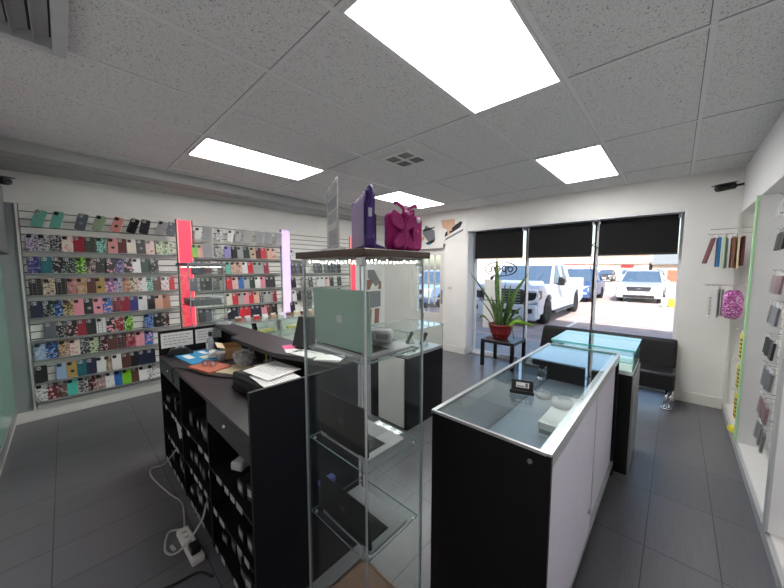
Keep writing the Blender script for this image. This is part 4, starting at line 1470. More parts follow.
laptop('open dark grey laptop on the middle shelf of the glass tower', -1.075, -0.775, 0.702, S2 + 0.001, 0.208, 0.19, M['deck'], M['darklid'], M['blkplastic'], 3)
laptop('open dark laptop on the lowest shelf of the glass tower', -1.050, -0.748, 0.690, S3 + 0.001, 0.208, 0.178, M['deckdark'], M['darklid'], M['blkplastic'], 6)
t = thing('phone_box', 'small violet blue carton standing behind the lowest laptop', 'box', (-1.075, 0.735, S3 + 0.001))
MB().box(-0.018, -0.035, 0, 0.013, 0.035, 0.115, bev=0.002).build('carton', M['spacegrey'], t)
MB().box(-0.0185, -0.0355, 0.095, 0.0135, 0.0355, 0.1155, bev=0.001).build('lid', M['violetbox'], t)

TOPZ = 1.687
# sign holder, tablets and clutter on the tower top
a_, b_ = Vector((-0.905, 0.685, 0)), Vector((-1.082, 0.765, 0))
ang = math.atan2(b_.y - a_.y, b_.x - a_.x)
t = thing('sign_holder', 'upright clear acrylic sign holder on top of the glass tower', 'sign holder', ((a_.x + b_.x) / 2, (a_.y + b_.y) / 2, TOPZ), ang)
h = (b_ - a_).length / 2
MB().box(-h, -0.004, 0.012, h, -0.0015, 0.262).build('acrylic_sheet', M['clearplastic'], t)
MB().box(-h, 0.0015, 0.012, h, 0.004, 0.262).build('acrylic_sheet', M['clearplastic'], t)
pp = MB()
pp.box(-h + 0.004, -0.001, 0.014, h - 0.004, 0.001, 0.258, 0)
for z0, z1, c_ in ((0.16, 0.20, 1), (0.11, 0.15, 1), (0.022, 0.085, 1)):
    pp.box(-h + 0.02, -0.0012, z0, h - 0.02, 0.0012, z1, c_)
pp.build('insert_sheet', [M['papercol'], M['greyink']], t)
MB().box(-h * 0.8, -0.035, 0.0, h * 0.8, 0.035, 0.012, bev=0.003).build('base', M['clearplastic'], t)

def tablet(name, label, a, b, h, thick, m_case, m_face, stand=True):
    a, b = Vector((*a, 0)), Vector((*b, 0))
    ang = math.atan2(b.y - a.y, b.x - a.x)
    w = (b - a).length
    t = thing(name, label, 'tablet case', ((a.x + b.x) / 2, (a.y + b.y) / 2, TOPZ), ang)
    f = MB()
    f.prism(rrect(w, h, 0.02, 5, 0, h / 2), -thick / 2, thick / 2, 'y', 0, bev=0.005, seg=2)
    for sx in (-1, 1):
        f.prism(rrect(0.05, 0.05, 0.018, 5, sx * (w / 2 - 0.022), h - 0.022), -thick / 2 - 0.004, thick / 2 + 0.004, 'y', 0, bev=0.003)
        f.prism(rrect(0.05, 0.05, 0.018, 5, sx * (w / 2 - 0.022), 0.026), -thick / 2 - 0.004, thick / 2 + 0.004, 'y', 0, bev=0.003)
    o = f.build('bumper_frame', m_case, t)
    MB().prism(rrect(w - 0.02, h - 0.02, 0.008, 4, 0, h / 2), thick / 2 + 0.0045, thick / 2 + 0.006, 'y').build('screen_film', m_face, t)
    MB().prism(rrect(w - 0.03, h - 0.03, 0.008, 4, 0, h / 2), -thick / 2 - 0.006, -thick / 2 - 0.0045, 'y').build('back_panel', m_face, t)
    if stand:
        s_ = MB()
        s_.hexa([(-w * 0.28, thick / 2 + 0.006, 0.0), (w * 0.28, thick / 2 + 0.006, 0.0), (w * 0.28, 0.075, 0.0), (-w * 0.28, 0.075, 0.0)],
                [(-w * 0.28, thick / 2 + 0.006, 0.03), (w * 0.28, thick / 2 + 0.006, 0.03), (w * 0.28, 0.070, 0.012), (-w * 0.28, 0.070, 0.012)], 0, bev=0.004)
        s_.build('kickstand', m_case, t)
        hd = MB()
        hd.tube(catmull([(w / 2 - 0.006, 0, h - 0.05), (w / 2 + 0.016, 0, h - 0.028), (w / 2 + 0.010, 0, h + 0.004), (w / 2 - 0.02, 0, h + 0.012)]), 0.008, 8)
        hd.build('carry_loop', m_case, t)
        pk = MB()
        pk.box(w / 2 - 0.002, -0.006, h * 0.55, w / 2 + 0.002, 0.006, h * 0.70, bev=0.001)
        pk.build('side_key', M['lightgrey'], t)
    return t
tablet('tablet_case', 'purple padded tablet case standing upright on the tower', (-0.985, 0.835), (-0.762, 0.710), 0.196, 0.026, M['purple'], M['mauve'])
tablet('tablet_case', 'slim black tablet case behind the purple padded one', (-1.03, 0.93), (-0.90, 0.86), 0.16, 0.012, M['blkplastic'], M['screen'], stand=False)

# butterfly case
t = thing('butterfly_tablet_case', 'magenta tablet case with butterfly wings and feelers on the tower', 'tablet case', (-0.755, 0.875, TOPZ), R(83))
f = MB()
w_, h_ = 0.172, 0.135
f.prism(rrect(w_, h_, 0.022, 5, 0, h_ / 2), -0.012, 0.012, 'y', 0, bev=0.006, seg=2)
cse = f.build('shell', M['magenta'], t)
MB().lathe([(0.0, 0), (0.011, 0), (0.011, 0.002), (0.0, 0.002)], n=18, mat4=Matrix.Translation((0.062, -0.0125, 0.118)) @ Matrix.Rotation(R(90), 4, 'X')).build('camera_opening', M['lightgrey'], cse)
for z in (0.075,):
    MB().lathe([(0.0, 0), (0.005, 0), (0.005, 0.002), (0.0, 0.002)], n=12, mat4=Matrix.Translation((0.058, -0.0125, z)) @ Matrix.Rotation(R(90), 4, 'X')).build('button', M['pinkpaper'], cse)
bf = MB()
bf.ball((-0.025, -0.032, 0.06), 0.012, sc=(1, 1, 5.0))
bf.ball((-0.025, -0.034, 0.128), 0.014)
bf.build('butterfly_body', M['magenta'], t)
for sx in (-1, 1):
    wg = MB()
    up = [(0.0, 0.085), (0.02, 0.125), (0.052, 0.14), (0.068, 0.12), (0.058, 0.09), (0.02, 0.07)]
    dn = [(0.0, 0.065), (0.03, 0.06), (0.055, 0.03), (0.045, 0.004), (0.015, 0.01), (0.0, 0.04)]
    for p_ in (up, dn):
        wg.prism([(-0.025 + sx * a * (1.0 if sx < 0 else 0.75), z) for a, z in p_], -0.034 - 0.004, -0.024, 'y', 0, bev=0.003)
    wg.build('wing', M['magenta'], t)
    MB().tube(catmull([(-0.025 + sx * 0.004, -0.034, 0.135), (-0.025 + sx * 0.016, -0.036, 0.150), (-0.025 + sx * 0.042, -0.038, 0.162), (-0.025 + sx * 0.052, -0.038, 0.160)]), 0.0055, 8, r2=0.0065).build('feeler', M['magenta'], t)
MB().box(0.014, -0.036, 0.0, 0.022, -0.012, 0.15, bev=0.003).build('stand_rib', M['magenta'], t)

# inside the small far tower: a grey riser on its top shelf
t = thing('shelf_riser', 'grey flat box glittering on the shelf of the small far tower', 'box', (-3.445, 0.925, 1.276))
MB().box(-0.155, -0.125, 0, 0.155, 0.125, 0.055, bev=0.003).build('box_body', M['greyfoam'], t)
gl = MB()
for k in range(26):
    gl.ball((random.uniform(-0.145, 0.145), random.choice((-0.118, 0.118, random.uniform(-0.11, 0.11))), 0.058), 0.006, n=8)
gl.build('glass_beads', M['headlamp'], t)

# ================================================================== CENTRE GLASS COUNTER
GX0, GX1, GY0, GY1, GH = -0.79, -0.285, 1.12, 2.86, 0.97
t = thing('glass_counter', 'long low glass showcase counter with black end and white sliding doors', 'display counter', ((GX0 + GX1) / 2, (GY0 + GY1) / 2, 0))
hx, hy = (GX1 - GX0) / 2, (GY1 - GY0) / 2
MB().box(-hx, -hy, 0, hx, -hy + 0.02, GH - 0.008).build('end_panel', M['blk'], t)
MB().box(-hx, hy - 0.02, 0, hx, hy, GH - 0.008).build('end_panel', M['blk'], t)
MB().box(-hx + 0.01, -hy + 0.02, 0, hx - 0.03, hy - 0.02, 0.10).build('plinth', M['blk'], t)
MB().box(-hx, -hy + 0.02, 0.10, -hx + 0.018, hy - 0.02, 0.50).build('front_panel', M['blk'], t)
MB().slab(-hx + 0.004, -hy + 0.02, 0.50, -hx + 0.010, hy - 0.02, GH - 0.012).build('front_glass', [M['glass'], M['edge']], t)
M['deckgrey'] = plain('blue_grey_deck', (128, 138, 150), 0.35, var=0.04)
dk = MB()
dk.box(-hx + 0.018, -hy + 0.02, 0.10, hx - 0.04, hy - 0.02, 0.12)
dk.box(-hx + 0.018, -hy + 0.02, 0.645, hx - 0.04, hy - 0.02, 0.66)
dk.build('shelf', M['deckgrey'], t)
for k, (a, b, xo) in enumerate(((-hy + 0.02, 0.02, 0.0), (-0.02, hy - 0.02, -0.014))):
    dr = MB().box(hx - 0.018 + xo, a, 0.115, hx - 0.006 + xo, b, GH - 0.055).build('sliding_door', M['lilacglow_door'], t)
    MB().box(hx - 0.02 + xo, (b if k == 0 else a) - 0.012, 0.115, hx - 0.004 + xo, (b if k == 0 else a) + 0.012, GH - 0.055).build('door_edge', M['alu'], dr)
rl = MB()
rl.box(hx - 0.045, -hy + 0.02, GH - 0.055, hx, hy - 0.02, GH - 0.006)
rl.box(hx - 0.045, -hy + 0.02, 0.09, hx, hy - 0.02, 0.115)
rl.build('track_rail', M['alu'], t)
fr = MB()
fr.box(-hx - 0.004, -hy, GH - 0.014, -hx + 0.016, hy, GH + 0.004)
fr.box(hx - 0.016, -hy, GH - 0.006, hx + 0.002, hy, GH + 0.004)
fr.box(-hx + 0.016, -hy - 0.003, GH - 0.008, hx - 0.016, -hy + 0.008, GH + 0.004)
fr.box(-hx + 0.016, hy - 0.008, GH - 0.008, hx - 0.016, hy + 0.003, GH + 0.004)
fr.build('edge_rail', M['alu'], t)
MB().slab(-hx + 0.016, -hy + 0.008, GH - 0.006, hx - 0.016, hy - 0.008, GH + 0.002).build('glass_top', [M['topglass'], M['edge']], t)
lk = MB()
lk.cyl((hx - 0.07, -hy - 0.006, GH - 0.05), (hx - 0.07, -hy, GH - 0.05), 0.008, 14)
lk.build('lock', M['greyplastic'], t)
MB().cyl((hx - 0.006, -0.06, 0.26), (hx + 0.002, -0.06, 0.26), 0.012, 12).build('door_lock', M['alu'], t)

def coil(label, x, y, z, r, n=4):
    t = thing('cable_coil', label, 'coiled cable', (x, y, z), random.uniform(0, 3), 'plastic wrapped coils in the glass counter')
    m_ = MB()
    pts = []
    for k in range(n * 20 + 1):
        a = 2 * PI * k / 20
        rr = r * (1 - 0.10 * math.sin(a * 0.37))
        pts.append((rr * math.cos(a), rr * 0.72 * math.sin(a), 0.008 + 0.030 * k / (n * 20) + 0.004 * math.sin(a * 1.7)))
    m_.tube(pts, 0.006, 6)
    o = m_.build('cable', M['lightgrey'], t)
    wv = MB()
    wv.lathe([(r * 0.5, 0.0), (r * 1.2, 0.002), (r * 1.22, 0.03), (r * 0.9, 0.052), (r * 0.4, 0.045), (r * 0.5, 0.0)], n=14)
    wv.build('plastic_wrap', M['clearplastic'], t)
    tie = MB()
    tie.box(-0.006, r * 0.5, 0.0, 0.006, r * 1.0, 0.05, bev=0.004)
    tie.build('cable_tie', M['white'], t)
t = thing('accessory_box', 'long white carton lying inside the glass counter', 'box', (-0.475, 2.06, 0.661))
MB().box(-0.065, -0.25, 0, 0.065, 0.25, 0.085, bev=0.003).build('carton', M['white'], t)
MB().box(-0.055, -0.2505, 0.02, 0.055, -0.25, 0.045).build('printed_band', M['greyink'], t)
coil('coiled white cable lying on the white carton in the counter', -0.490, 2.12, 0.747, 0.055)
coil('coiled white cable beyond the white carton toward the far end', -0.445, 2.47, 0.662, 0.055)
coil('coiled white cable next to the black end of counter', -0.50, 1.42, 0.662, 0.055)
coil('flat coiled cable by the front corner of the counter', -0.70, 1.40, 0.662, 0.05, 2)
coil('coiled white cable deep inside beyond the black price holder', -0.68, 2.40, 0.662, 0.045)

t = thing('price_holder', 'small black acrylic price holder standing on the glass counter', 'price holder', (-0.56, 1.60, GH + 0.0035), R(16))
MB().prism(rrect(0.105, 0.062, 0.008, 3, 0, 0.033), -0.003, 0.003, 'y', mat4=Matrix.Rotation(R(-14), 4, 'X')).build('plate', M['blkplastic'], t)
MB().box(-0.058, -0.028, 0.0, 0.058, 0.012, 0.006, bev=0.002).build('foot', M['blkplastic'], t)
MB().box(-0.058, -0.030, 0.005, 0.058, -0.025, 0.020, bev=0.001).build('lip', M['blkplastic'], t)
lbp = MB()
lbp.box(-0.030, -0.0042, 0.026, 0.032, -0.0032, 0.052, 0, mat4=Matrix.Rotation(R(-14), 4, 'X'))
lbp.box(-0.026, -0.0047, 0.030, 0.010, -0.0042, 0.036, 1, mat4=Matrix.Rotation(R(-14), 4, 'X'))
lbp.box(0.014, -0.0047, 0.028, 0.028, -0.0042, 0.050, 1, mat4=Matrix.Rotation(R(-14), 4, 'X'))
lbp.build('paper_slip', [M['papercol'], M['greyink']], t)

# second counter with turquoise glass edge
t = thing('glass_counter', 'square glass topped display stand with turquoise edges beside the bench', 'display counter', (-0.49, 3.18, 0))
hx, hy = 0.285, 0.26
MB().box(-hx, -hy, 0.0, hx, hy, 0.80).build('cabinet', M['blk'], t)
MB().box(hx, -hy + 0.004, 0.03, hx + 0.012, hy - 0.004, 0.79).build('side_door', M['greyplastic'], t)
MB().box(-hx, -hy, 0.80, hx, hy, 0.83).build('display_deck', M['palewhite'], t)
g = 0.006
for a in ((-hx, -hy, hx, -hy + g), (-hx, hy - g, hx, hy), (-hx, -hy + g, -hx + g, hy - g), (hx - g, -hy + g, hx, hy - g)):
    MB().slab(a[0], a[1], 0.83, a[2], a[3], 0.985).build('side_glass', [M['glass'], M['edge_teal']], t)
MB().slab(-hx - 0.01, -hy - 0.01, 0.985, hx + 0.01, hy + 0.01, 1.002).build('glass_top', [M['topglass'], M['edge_teal']], t)
MB().slab(-hx + 0.01, -hy + 0.01, 0.89, hx - 0.01, hy - 0.01, 0.897).build('glass_shelf', [M['glass'], M['edge_teal']], t)

# showcase behind the tower
t = thing('glass_showcase', 'black showcase with glass box top and white door by the entrance', 'display counter', (-2.155, 2.56, 0))
hx, hy = 0.265, 0.31
MB().box(-hx, -hy, 0.0, hx, hy, 0.735).build('cabinet', M['blk'], t)
MB().box(-hx + 0.135, -hy - 0.012, 0.02, hx - 0.04, -hy, 0.725).build('door', M['white'], t)
MB().box(-hx, -hy, 0.735, hx, hy, 0.765).build('display_deck', M['alu'], t)
for a in ((-hx, -hy, hx, -hy + g), (-hx, hy - g, hx, hy), (-hx, -hy + g, -hx + g, hy - g), (hx - g, -hy + g, hx, hy - g)):
    MB().slab(a[0], a[1], 0.765, a[2], a[3], 1.0).build('side_glass', [M['glass'], M['edge']], t)
MB().slab(-hx - 0.01, -hy - 0.01, 1.0, hx + 0.01, hy + 0.01, 1.008).build('glass_top', [M['topglass'], M['edge']], t)
for lb, x, y, rz in (('dark phone leaning on a stand inside the black showcase, nearer the tower', -2.22, 2.62, -0.5),
                     ('dark phone leaning on a stand inside the black showcase, nearer the window', -2.08, 2.70, -0.5)):
    p_ = thing('display_phone', lb, 'phone', (x, y, 0.766), rz, 'phones in the black showcase')
    MB().prism(rrect(0.075, 0.15, 0.01, 3, 0, 0.078), 0, 0.008, 'y', mat4=Matrix.Rotation(R(-28), 4, 'X')).build('body', M['spacegrey'], p_)
    MB().hexa([(-0.03, 0.015, 0.0), (0.03, 0.015, 0.0), (0.03, 0.09, 0), (-0.03, 0.09, 0)],
              [(-0.03, 0.045, 0.075), (0.03, 0.045, 0.075), (0.03, 0.055, 0.075), (-0.03, 0.055, 0.075)]).build('stand', M['clearplastic'], p_)
t = thing('wrapped_gadget', 'small pale grey gadget in clear wrap lying on the top laptop deck', 'gadget', (-0.868, 0.872, S1 + 0.0185), R(28))
hs = MB()
hs.prism(rrect(0.092, 0.05, 0.022, 6, 0, 0.026), -0.03, 0.03, 'y', 0, bev=0.012, seg=3)
hs.build('shell', M['lightgrey'], t)
hs = MB()
hs.prism(rrect(0.05, 0.022, 0.009, 5, 0.008, 0.028), -0.0325, -0.029, 'y')
hs.build('face_plate', M['greyplastic'], t)
wr = bmesh.new()
bmesh.ops.create_icosphere(wr, subdivisions=3, radius=0.05)
rq = random.Random(11)
for v in wr.verts:
    kq = 1 + rq.uniform(-0.16, 0.16)
    v.co = Vector((v.co.x * 1.15 * kq, v.co.y * 0.85 * kq, max(0.0005, v.co.z * 0.62 * kq + 0.026)))
hs = MB()
hs._take(wr, 0)
hs.build('clear_wrap', M['cellophane'], t)

# ================================================================== BLACK SERVICE COUNTER
KX0, KX1, KY0, KY1 = -3.13, -1.29, 0.50, 1.02
DZ = 0.90
t = thing('service_counter', 'black service counter with open shelves, side panels and raised bar top', 'counter', ((KX0 + KX1) / 2, KY0, 0))
ox = (KX0 + KX1) / 2
hx = (KX1 - KX0) / 2
MB().box(-hx + 0.018, 0.0, DZ - 0.022, hx - 0.018, KY1 - KY0 - 0.018, DZ, bev=0.002).build('desk_top', M['blk_top'], t)
MB().box(hx - 0.018, 0.0, 0.0, hx, 0.60, 1.097).build('end_panel', M['navy_end'], t)
sp = MB().box(-hx, 0.0, 0.0, -hx + 0.018, 0.52, 1.10).build('side_panel', M['blk'], t)
MB().box(-hx + 0.018, KY1 - KY0 - 0.018, 0.0, hx - 0.018, KY1 - KY0, 1.08).build('customer_panel', M['blk'], t)
bar = [(-hx, 0.55), (hx, 0.62), (hx, 0.50), (hx - 0.05, 0.47), (hx - 0.16, 0.435), (hx - 0.30, 0.405), (hx - 0.40, 0.37), (hx - 0.47, 0.345), (hx - 0.56, 0.335), (-hx + 0.70, 0.325), (-hx + 0.66, 0.40), (-hx, 0.42)]
MB().prism(bar, 1.08, 1.108, 'z', 0, bev=0.004).build('bar_top', M['blk_top'], t)
cols = [(-hx + 0.018, -2.495 - ox), (-2.48 - ox, -1.905 - ox), (-1.89 - ox, hx - 0.018)]
for xd in (-2.4875, -1.8975):
    MB().box(xd - 0.0075 - ox, 0.0, 0.0, xd + 0.0075 - ox, 0.48, DZ - 0.022).build('divider', M['blk'], t)
levels = [(0.03, 0.27, 0.51), (0.03, 0.28, 0.535), (0.03, 0.26, 0.495)]
rnd = random.Random(3)
labels_n = 0
for (a, b), lv in zip(cols, levels):
    for z in lv:
        so = MB().box(a, 0.004, z - 0.016, b, 0.46, z).build('shelf', M['blk'], t)
        x = a + 0.03
        while x < b - 0.06:
            w_ = rnd.choice((0.035, 0.05, 0.05, 0.07))
            if rnd.random() < 0.72:
                MB().box(x, 0.0008, z - 0.027, x + w_, 0.0036, z + 0.003).build('shelf_label', M['lightgrey'], so)
            x += w_ + rnd.uniform(0.02, 0.06)
for i_ in (0, 2):
    a, b = cols[i_]
    d_ = MB().box(a + 0.002, 0.0, 0.765, b - 0.002, 0.016, DZ - 0.024, bev=0.0015).build('drawer', M['drawer'], t)
    MB().lathe([(0.0, 0.0), (0.011, 0.0), (0.013, 0.004), (0.008, 0.012), (0.0, 0.013)], n=16, mat4=Matrix.Translation(((a + b) / 2, 0.0, 0.84)) @ Matrix.Rotation(R(90), 4, 'X')).build('knob', M['chrome'], d_)

# small dark stock boxes on the shelves, one after another
NEAR = {0: 'narrow first', 1: 'middle', 2: 'widest'}
LV = ['floor level', 'lower', 'upper']
for ci, ((a, b), lv) in enumerate(zip(cols, levels)):
    for li, z in enumerate(lv):
        x = a + 0.025
        k = 0
        x_start = a + (0.30 if (ci, li) in ((0, 1), (2, 1), (2, 2)) else 0.0)
        x = x_start + 0.025
        while x < b - 0.085 and k < 6:
            w_ = rnd.uniform(0.055, 0.08)
            h_ = rnd.uniform(0.045, 0.10)
            y_ = rnd.uniform(0.025, 0.06)
            s_ = thing('stock_box', 'small dark labelled box, %s from the window end of the %s shelf, %s compartment of black counter' % ('%s', LV[li], NEAR[ci]),
                       'box', (ox + x + w_ / 2, KY0 + y_, z + 0.0005), rnd.uniform(-0.15, 0.15), 'stock boxes on the counter shelves')
            s_['k'] = k
            MB().box(-w_ / 2, 0.0, 0, w_ / 2, 0.16, h_, bev=0.002).build('carton', M['blkplastic'] if rnd.random() < 0.7 else M['spacegrey'], s_)
            MB().box(-w_ * 0.38, -0.0012, h_ * 0.3, w_ * 0.3, 0.0, h_ * 0.75).build('sticker', M['lightgrey'] if rnd.random() < 0.75 else M['greyplastic'], s_)
            x += w_ + rnd.uniform(0.012, 0.04)
            k += 1
for o in [o for o in bpy.data.objects if o.name.startswith('stock_box')]:
    o['label'] = o['label'].replace('from the window end of the', 'box on the').replace('%s', ORD[int(o['k'])])
    o['label'] = o['label'].replace('small dark labelled box, ', 'dark labelled stock carton, ').replace(' box on the', ' on the').replace(' compartment of black counter', ' bay of the counter')
    del o['k']

# odd things in the shelves and on the floor by the counter
def at(x, y, z):
    return (x, y, z)
t = thing('folded_bag', 'crumpled pale plastic bag on the lower shelf of the counter', 'bag', (-2.92, 0.62, 0.272))
bg = MB()
for k in range(4):
    bg.box(-0.13 + 0.01 * k, -0.06 + 0.008 * k, 0.0 + 0.025 * k, 0.12 - 0.006 * k, 0.14, 0.022 + 0.025 * k, bev=0.01, seg=2, mat4=Matrix.Rotation(R(6 * k - 8), 4, 'Z'))
bg.build('sheet', M['papercol'], t)
t = thing('charging_unit', 'grey device with yellow and black striped band on the counter shelf', 'device', (-1.78, 0.60, 0.2605))
MB().box(-0.05, 0, 0, 0.05, 0.05, 0.20, bev=0.012, seg=2).build('body', M['ledge'], t)
yb = MB()
yb.box(-0.051, -0.001, 0.05, -0.005, 0.051, 0.15, 0)
for k in range(4):
    yb.box(-0.048, -0.0018, 0.06 + k * 0.024, -0.010, -0.001, 0.070 + k * 0.024, 1)
yb.build('warning_band', [M['yellow'], M['ink']], t)
t = thing('shelf_binder', 'teal folder standing on the counter shelf below the drawer', 'folder', (-1.83, 0.68, 0.4965), R(-10))
MB().box(-0.02, 0, 0, 0.02, 0.18, 0.24, bev=0.003).build('cover', M['teal'], t)
MB().box(-0.016, -0.002, 0.01, 0.016, 0.17, 0.23).build('pages', M['papercol'], t)
t = thing('repair_tool', 'white and black hand tool lying on the upper counter shelf', 'tool', (-1.74, 0.60, 0.4965), R(25))
MB().box(-0.04, -0.02, 0, 0.04, 0.06, 0.05, bev=0.01).build('grip', M['lightgrey'], t)
MB().tube([(0.0, 0.06, 0.03), (0.03, 0.12, 0.05), (0.10, 0.14, 0.04)], 0.012).build('nozzle', M['blkplastic'], t)
tag(MB().tube([(0.0 + 0.05 * math.cos(a * 0.9), 0.02 * math.sin(a * 0.5), 0.056 + 0.05 * math.sin(a * 0.9)) for a in [k * 0.35 for k in range(60)]], 0.004, 6).build('hanging_cable', M['cable_w'], None, (-2.02, 0.56, 0.2815)),
    'loop of white cable standing in the middle counter compartment', 'cable')

t = thing('power_strip', 'white power strip lying on the dark floor beside the counter', 'power strip', (-1.985, 0.405, 0.0), R(2))
MB().box(-0.15, -0.032, 0, 0.15, 0.032, 0.038, bev=0.008, seg=2).build('body', M['trim'], t)
so = MB()
for k in range(5):
    x = -0.10 + k * 0.05
    so.box(x - 0.008, -0.012, 0.038, x - 0.004, 0.012, 0.0388)
    so.box(x + 0.004, -0.010, 0.038, x + 0.008, 0.010, 0.0388)
so.build('socket', M['ink'], t)
MB().box(0.05, -0.024, 0.038, 0.12, 0.024, 0.075, bev=0.006).build('plug', M['blkplastic'], t)
tag(MB().tube(catmull([(-2.62, 0.49, 0.30), (-2.85, 0.44, 0.10), (-3.03, 0.39, 0.006), (-2.90, 0.37, 0.006), (-2.60, 0.42, 0.006), (-2.42, 0.46, 0.006), (-2.22, 0.43, 0.006), (-2.14, 0.41, 0.018)]), 0.005, 7).build('white_cable', M['cable_w']),
    'long white cable running along the floor to the power strip', 'cable')
tag(MB().tube(catmull([(-2.15, 0.40, 0.018), (-2.19, 0.34, 0.008), (-2.05, 0.30, 0.008), (-1.97, 0.35, 0.03), (-1.93, 0.45, 0.16), (-1.93, 0.485, 0.262)]), 0.006, 7).build('white_cable', M['cable_w']),
    'white cable looping from the power strip up into the shelves', 'cable')
tag(MB().tube(catmull([(-1.70, 0.44, 0.007), (-1.78, 0.39, 0.007), (-1.80, 0.28, 0.007), (-1.86, 0.16, 0.007), (-2.02, 0.02, 0.007)]), 0.006, 7).build('black_cable', M['cable_b']),
    'black cable snaking across the floor away from the counter', 'cable')
tag(MB().box(-0.025, -0.008, 0, 0.025, 0.008, 0.012, bev=0.002).build('paper_scrap', M['lightgrey'], None, (-2.05, 0.335, 0.0), (0, 0, R(10))), 'tiny white scrap on the floor beside the power strip', 'scrap')

# ---- on the desk
def notice(label, y0, y1):
    t = thing('paper_notice', label, 'notice', (KX0 + 0.0185, (y0 + y1) / 2, 0.955), 0, 'notices on the counter side panel')
    h = (y1 - y0) / 2
    MB().box(0.0, -h, 0, 0.0012, h, 0.125).build('sheet', M['papercol'], t)
    ln = MB()
    for r_ in range(4):
        x = -h + 0.02
        while x < h * rnd.uniform(0.5, 0.85):
            w_ = rnd.uniform(0.008, 0.03)
            ln.box(0.0012, x, 0.098 - r_ * 0.024, 0.0016, min(x + w_, h - 0.01), 0.103 - r_ * 0.024)
            x += w_ + 0.008
    ln.build('text_line', M['greyink'], t)
notice('white paper notice on the counter side panel next to the drawer edge', 0.515, 0.745)
notice('white paper notice on the counter side panel beside the raised bar', 0.765, 0.975)

t = thing('work_mat', 'bright blue work mat spread on the black desk', 'mat', (-2.84, 0.765, DZ + 0.0005), R(6))
MB().box(-0.20, -0.17, 0, 0.20, 0.17, 0.004, bev=0.001).build('sheet', M['bluemat'], t)
pr = MB()
for x, y, w_, h_, c_ in ((-0.05, -0.11, 0.14, 0.05, 0), (0.06, -0.02, 0.09, 0.07, 1), (-0.1, 0.02, 0.12, 0.04, 0), (0.02, 0.09, 0.10, 0.05, 0), (-0.14, 0.10, 0.06, 0.05, 1)):
    pr.box(x - w_ / 2, y - h_ / 2, 0.004, x + w_ / 2, y + h_ / 2, 0.0046, c_)
pr.build('printed_patch', [M['papercol'], M['cream']], t)
t = thing('paper_pad', 'terracotta paper pad on the desk in front of the blue mat', 'pad', (-2.46, 0.685, DZ + 0.0005), R(14))
MB().box(-0.13, -0.085, 0, 0.13, 0.085, 0.012, bev=0.001).build('cover', M['terracotta'], t)
t = thing('envelope', 'cream paper sheets lying beside the terracotta pad', 'paper', (-2.25, 0.815, DZ + 0.0005), R(20))
for k in range(3):
    MB().box(-0.14 + 0.01 * k, -0.09, 0.001 * k, 0.14 + 0.01 * k, 0.09, 0.001 * k + 0.0008, mat4=Matrix.Rotation(R(5 * k), 4, 'Z')).build('sheet', M['cream'], t)
t = thing('eyeglasses', 'dark red eyeglasses resting on the terracotta pad', 'eyeglasses', (-2.46, 0.68, DZ + 0.013), R(30))
fr = MB()
for sx in (-1, 1):
    fr.tube([(sx * 0.034 + 0.026 * math.cos(a), 0.0, 0.021 + 0.019 * math.sin(a)) for a in [2 * PI * k / 18 for k in range(18)]], 0.0022, 6, closed=True)
fr.tube([(-0.009, 0, 0.026), (0.009, 0, 0.026)], 0.002, 6)
fr.build('frame', M['maroon'], t)
for sx in (-1, 1):
    MB().tube(catmull([(sx * 0.06, 0, 0.026), (sx * 0.058, 0.07, 0.022), (sx * 0.052, 0.12, 0.003)]), 0.0022, 6).build('temple', M['maroon'], t)
    MB().lathe([(0.0, 0), (0.023, 0), (0.023, 0.001), (0.0, 0.001)], n=18, mat4=Matrix.Translation((sx * 0.034, 0, 0.021)) @ Matrix.Rotation(R(90), 4, 'X')).build('lens', M['clearplastic'], t)
t = thing('tape_dispenser', 'black tape dispenser with white roll against the notices', 'dispenser', (-3.02, 0.625, DZ + 0.0005), R(80))
MB().hexa([(-0.10, -0.03, 0), (0.10, -0.03, 0), (0.10, 0.03, 0), (-0.10, 0.03, 0)], [(-0.06, -0.025, 0.06), (0.05, -0.025, 0.06), (0.05, 0.025, 0.06), (-0.06, 0.025, 0.06)], 0, bev=0.012).build('body', M['blkplastic'], t)
MB().lathe([(0.014, -0.009), (0.032, -0.009), (0.032, 0.009), (0.014, 0.009), (0.014, -0.009)], n=20, mat4=Matrix.Translation((0.0, 0, 0.062)) @ Matrix.Rotation(R(90), 4, 'X')).build('tape_roll', M['lightgrey'], t)
t = thing('spray_bottle', 'clear bottle with black cap standing before the notices', 'bottle', (-2.93, 0.83, DZ + 0.0055))
MB().lathe([(0, 0), (0.026, 0), (0.028, 0.01), (0.028, 0.10), (0.014, 0.125), (0.011, 0.135), (0, 0.135)], n=20).build('body', M['clearplastic'], t)
MB().lathe([(0, 0.135), (0.014, 0.135), (0.014, 0.17), (0.008, 0.175), (0, 0.175)], n=16).build('cap', M['blkplastic'], t)
MB().box(-0.026, -0.0295, 0.03, 0.026, -0.027, 0.08).build('sticker', M['papercol'], t)
t = thing('card_reader', 'black card reader with pale label beside the clear bottle', 'card reader', (-2.99, 0.905, DZ + 0.0055), R(15))
MB().box(-0.03, -0.03, 0, 0.03, 0.03, 0.10, bev=0.006).build('body', M['blkplastic'], t)
MB().box(0.030, -0.018, 0.02, 0.031, 0.018, 0.05).build('sticker', M['lightgrey'], t)
t = thing('parts_carton', 'open kraft cardboard box tucked below the raised bar', 'box', (-2.66, 0.905, DZ + 0.0055), R(-12))
bx = MB()
bx.box(-0.10, -0.06, 0, 0.10, 0.06, 0.006)
bx.box(-0.10, -0.06, 0.006, 0.10, -0.055, 0.09)
bx.box(-0.10, 0.055, 0.006, 0.10, 0.06, 0.09)
bx.box(-0.10, -0.055, 0.006, -0.095, 0.055, 0.09)
bx.box(0.095, -0.055, 0.006, 0.10, 0.055, 0.09)
bx.build('carton', M['kraft'], t)
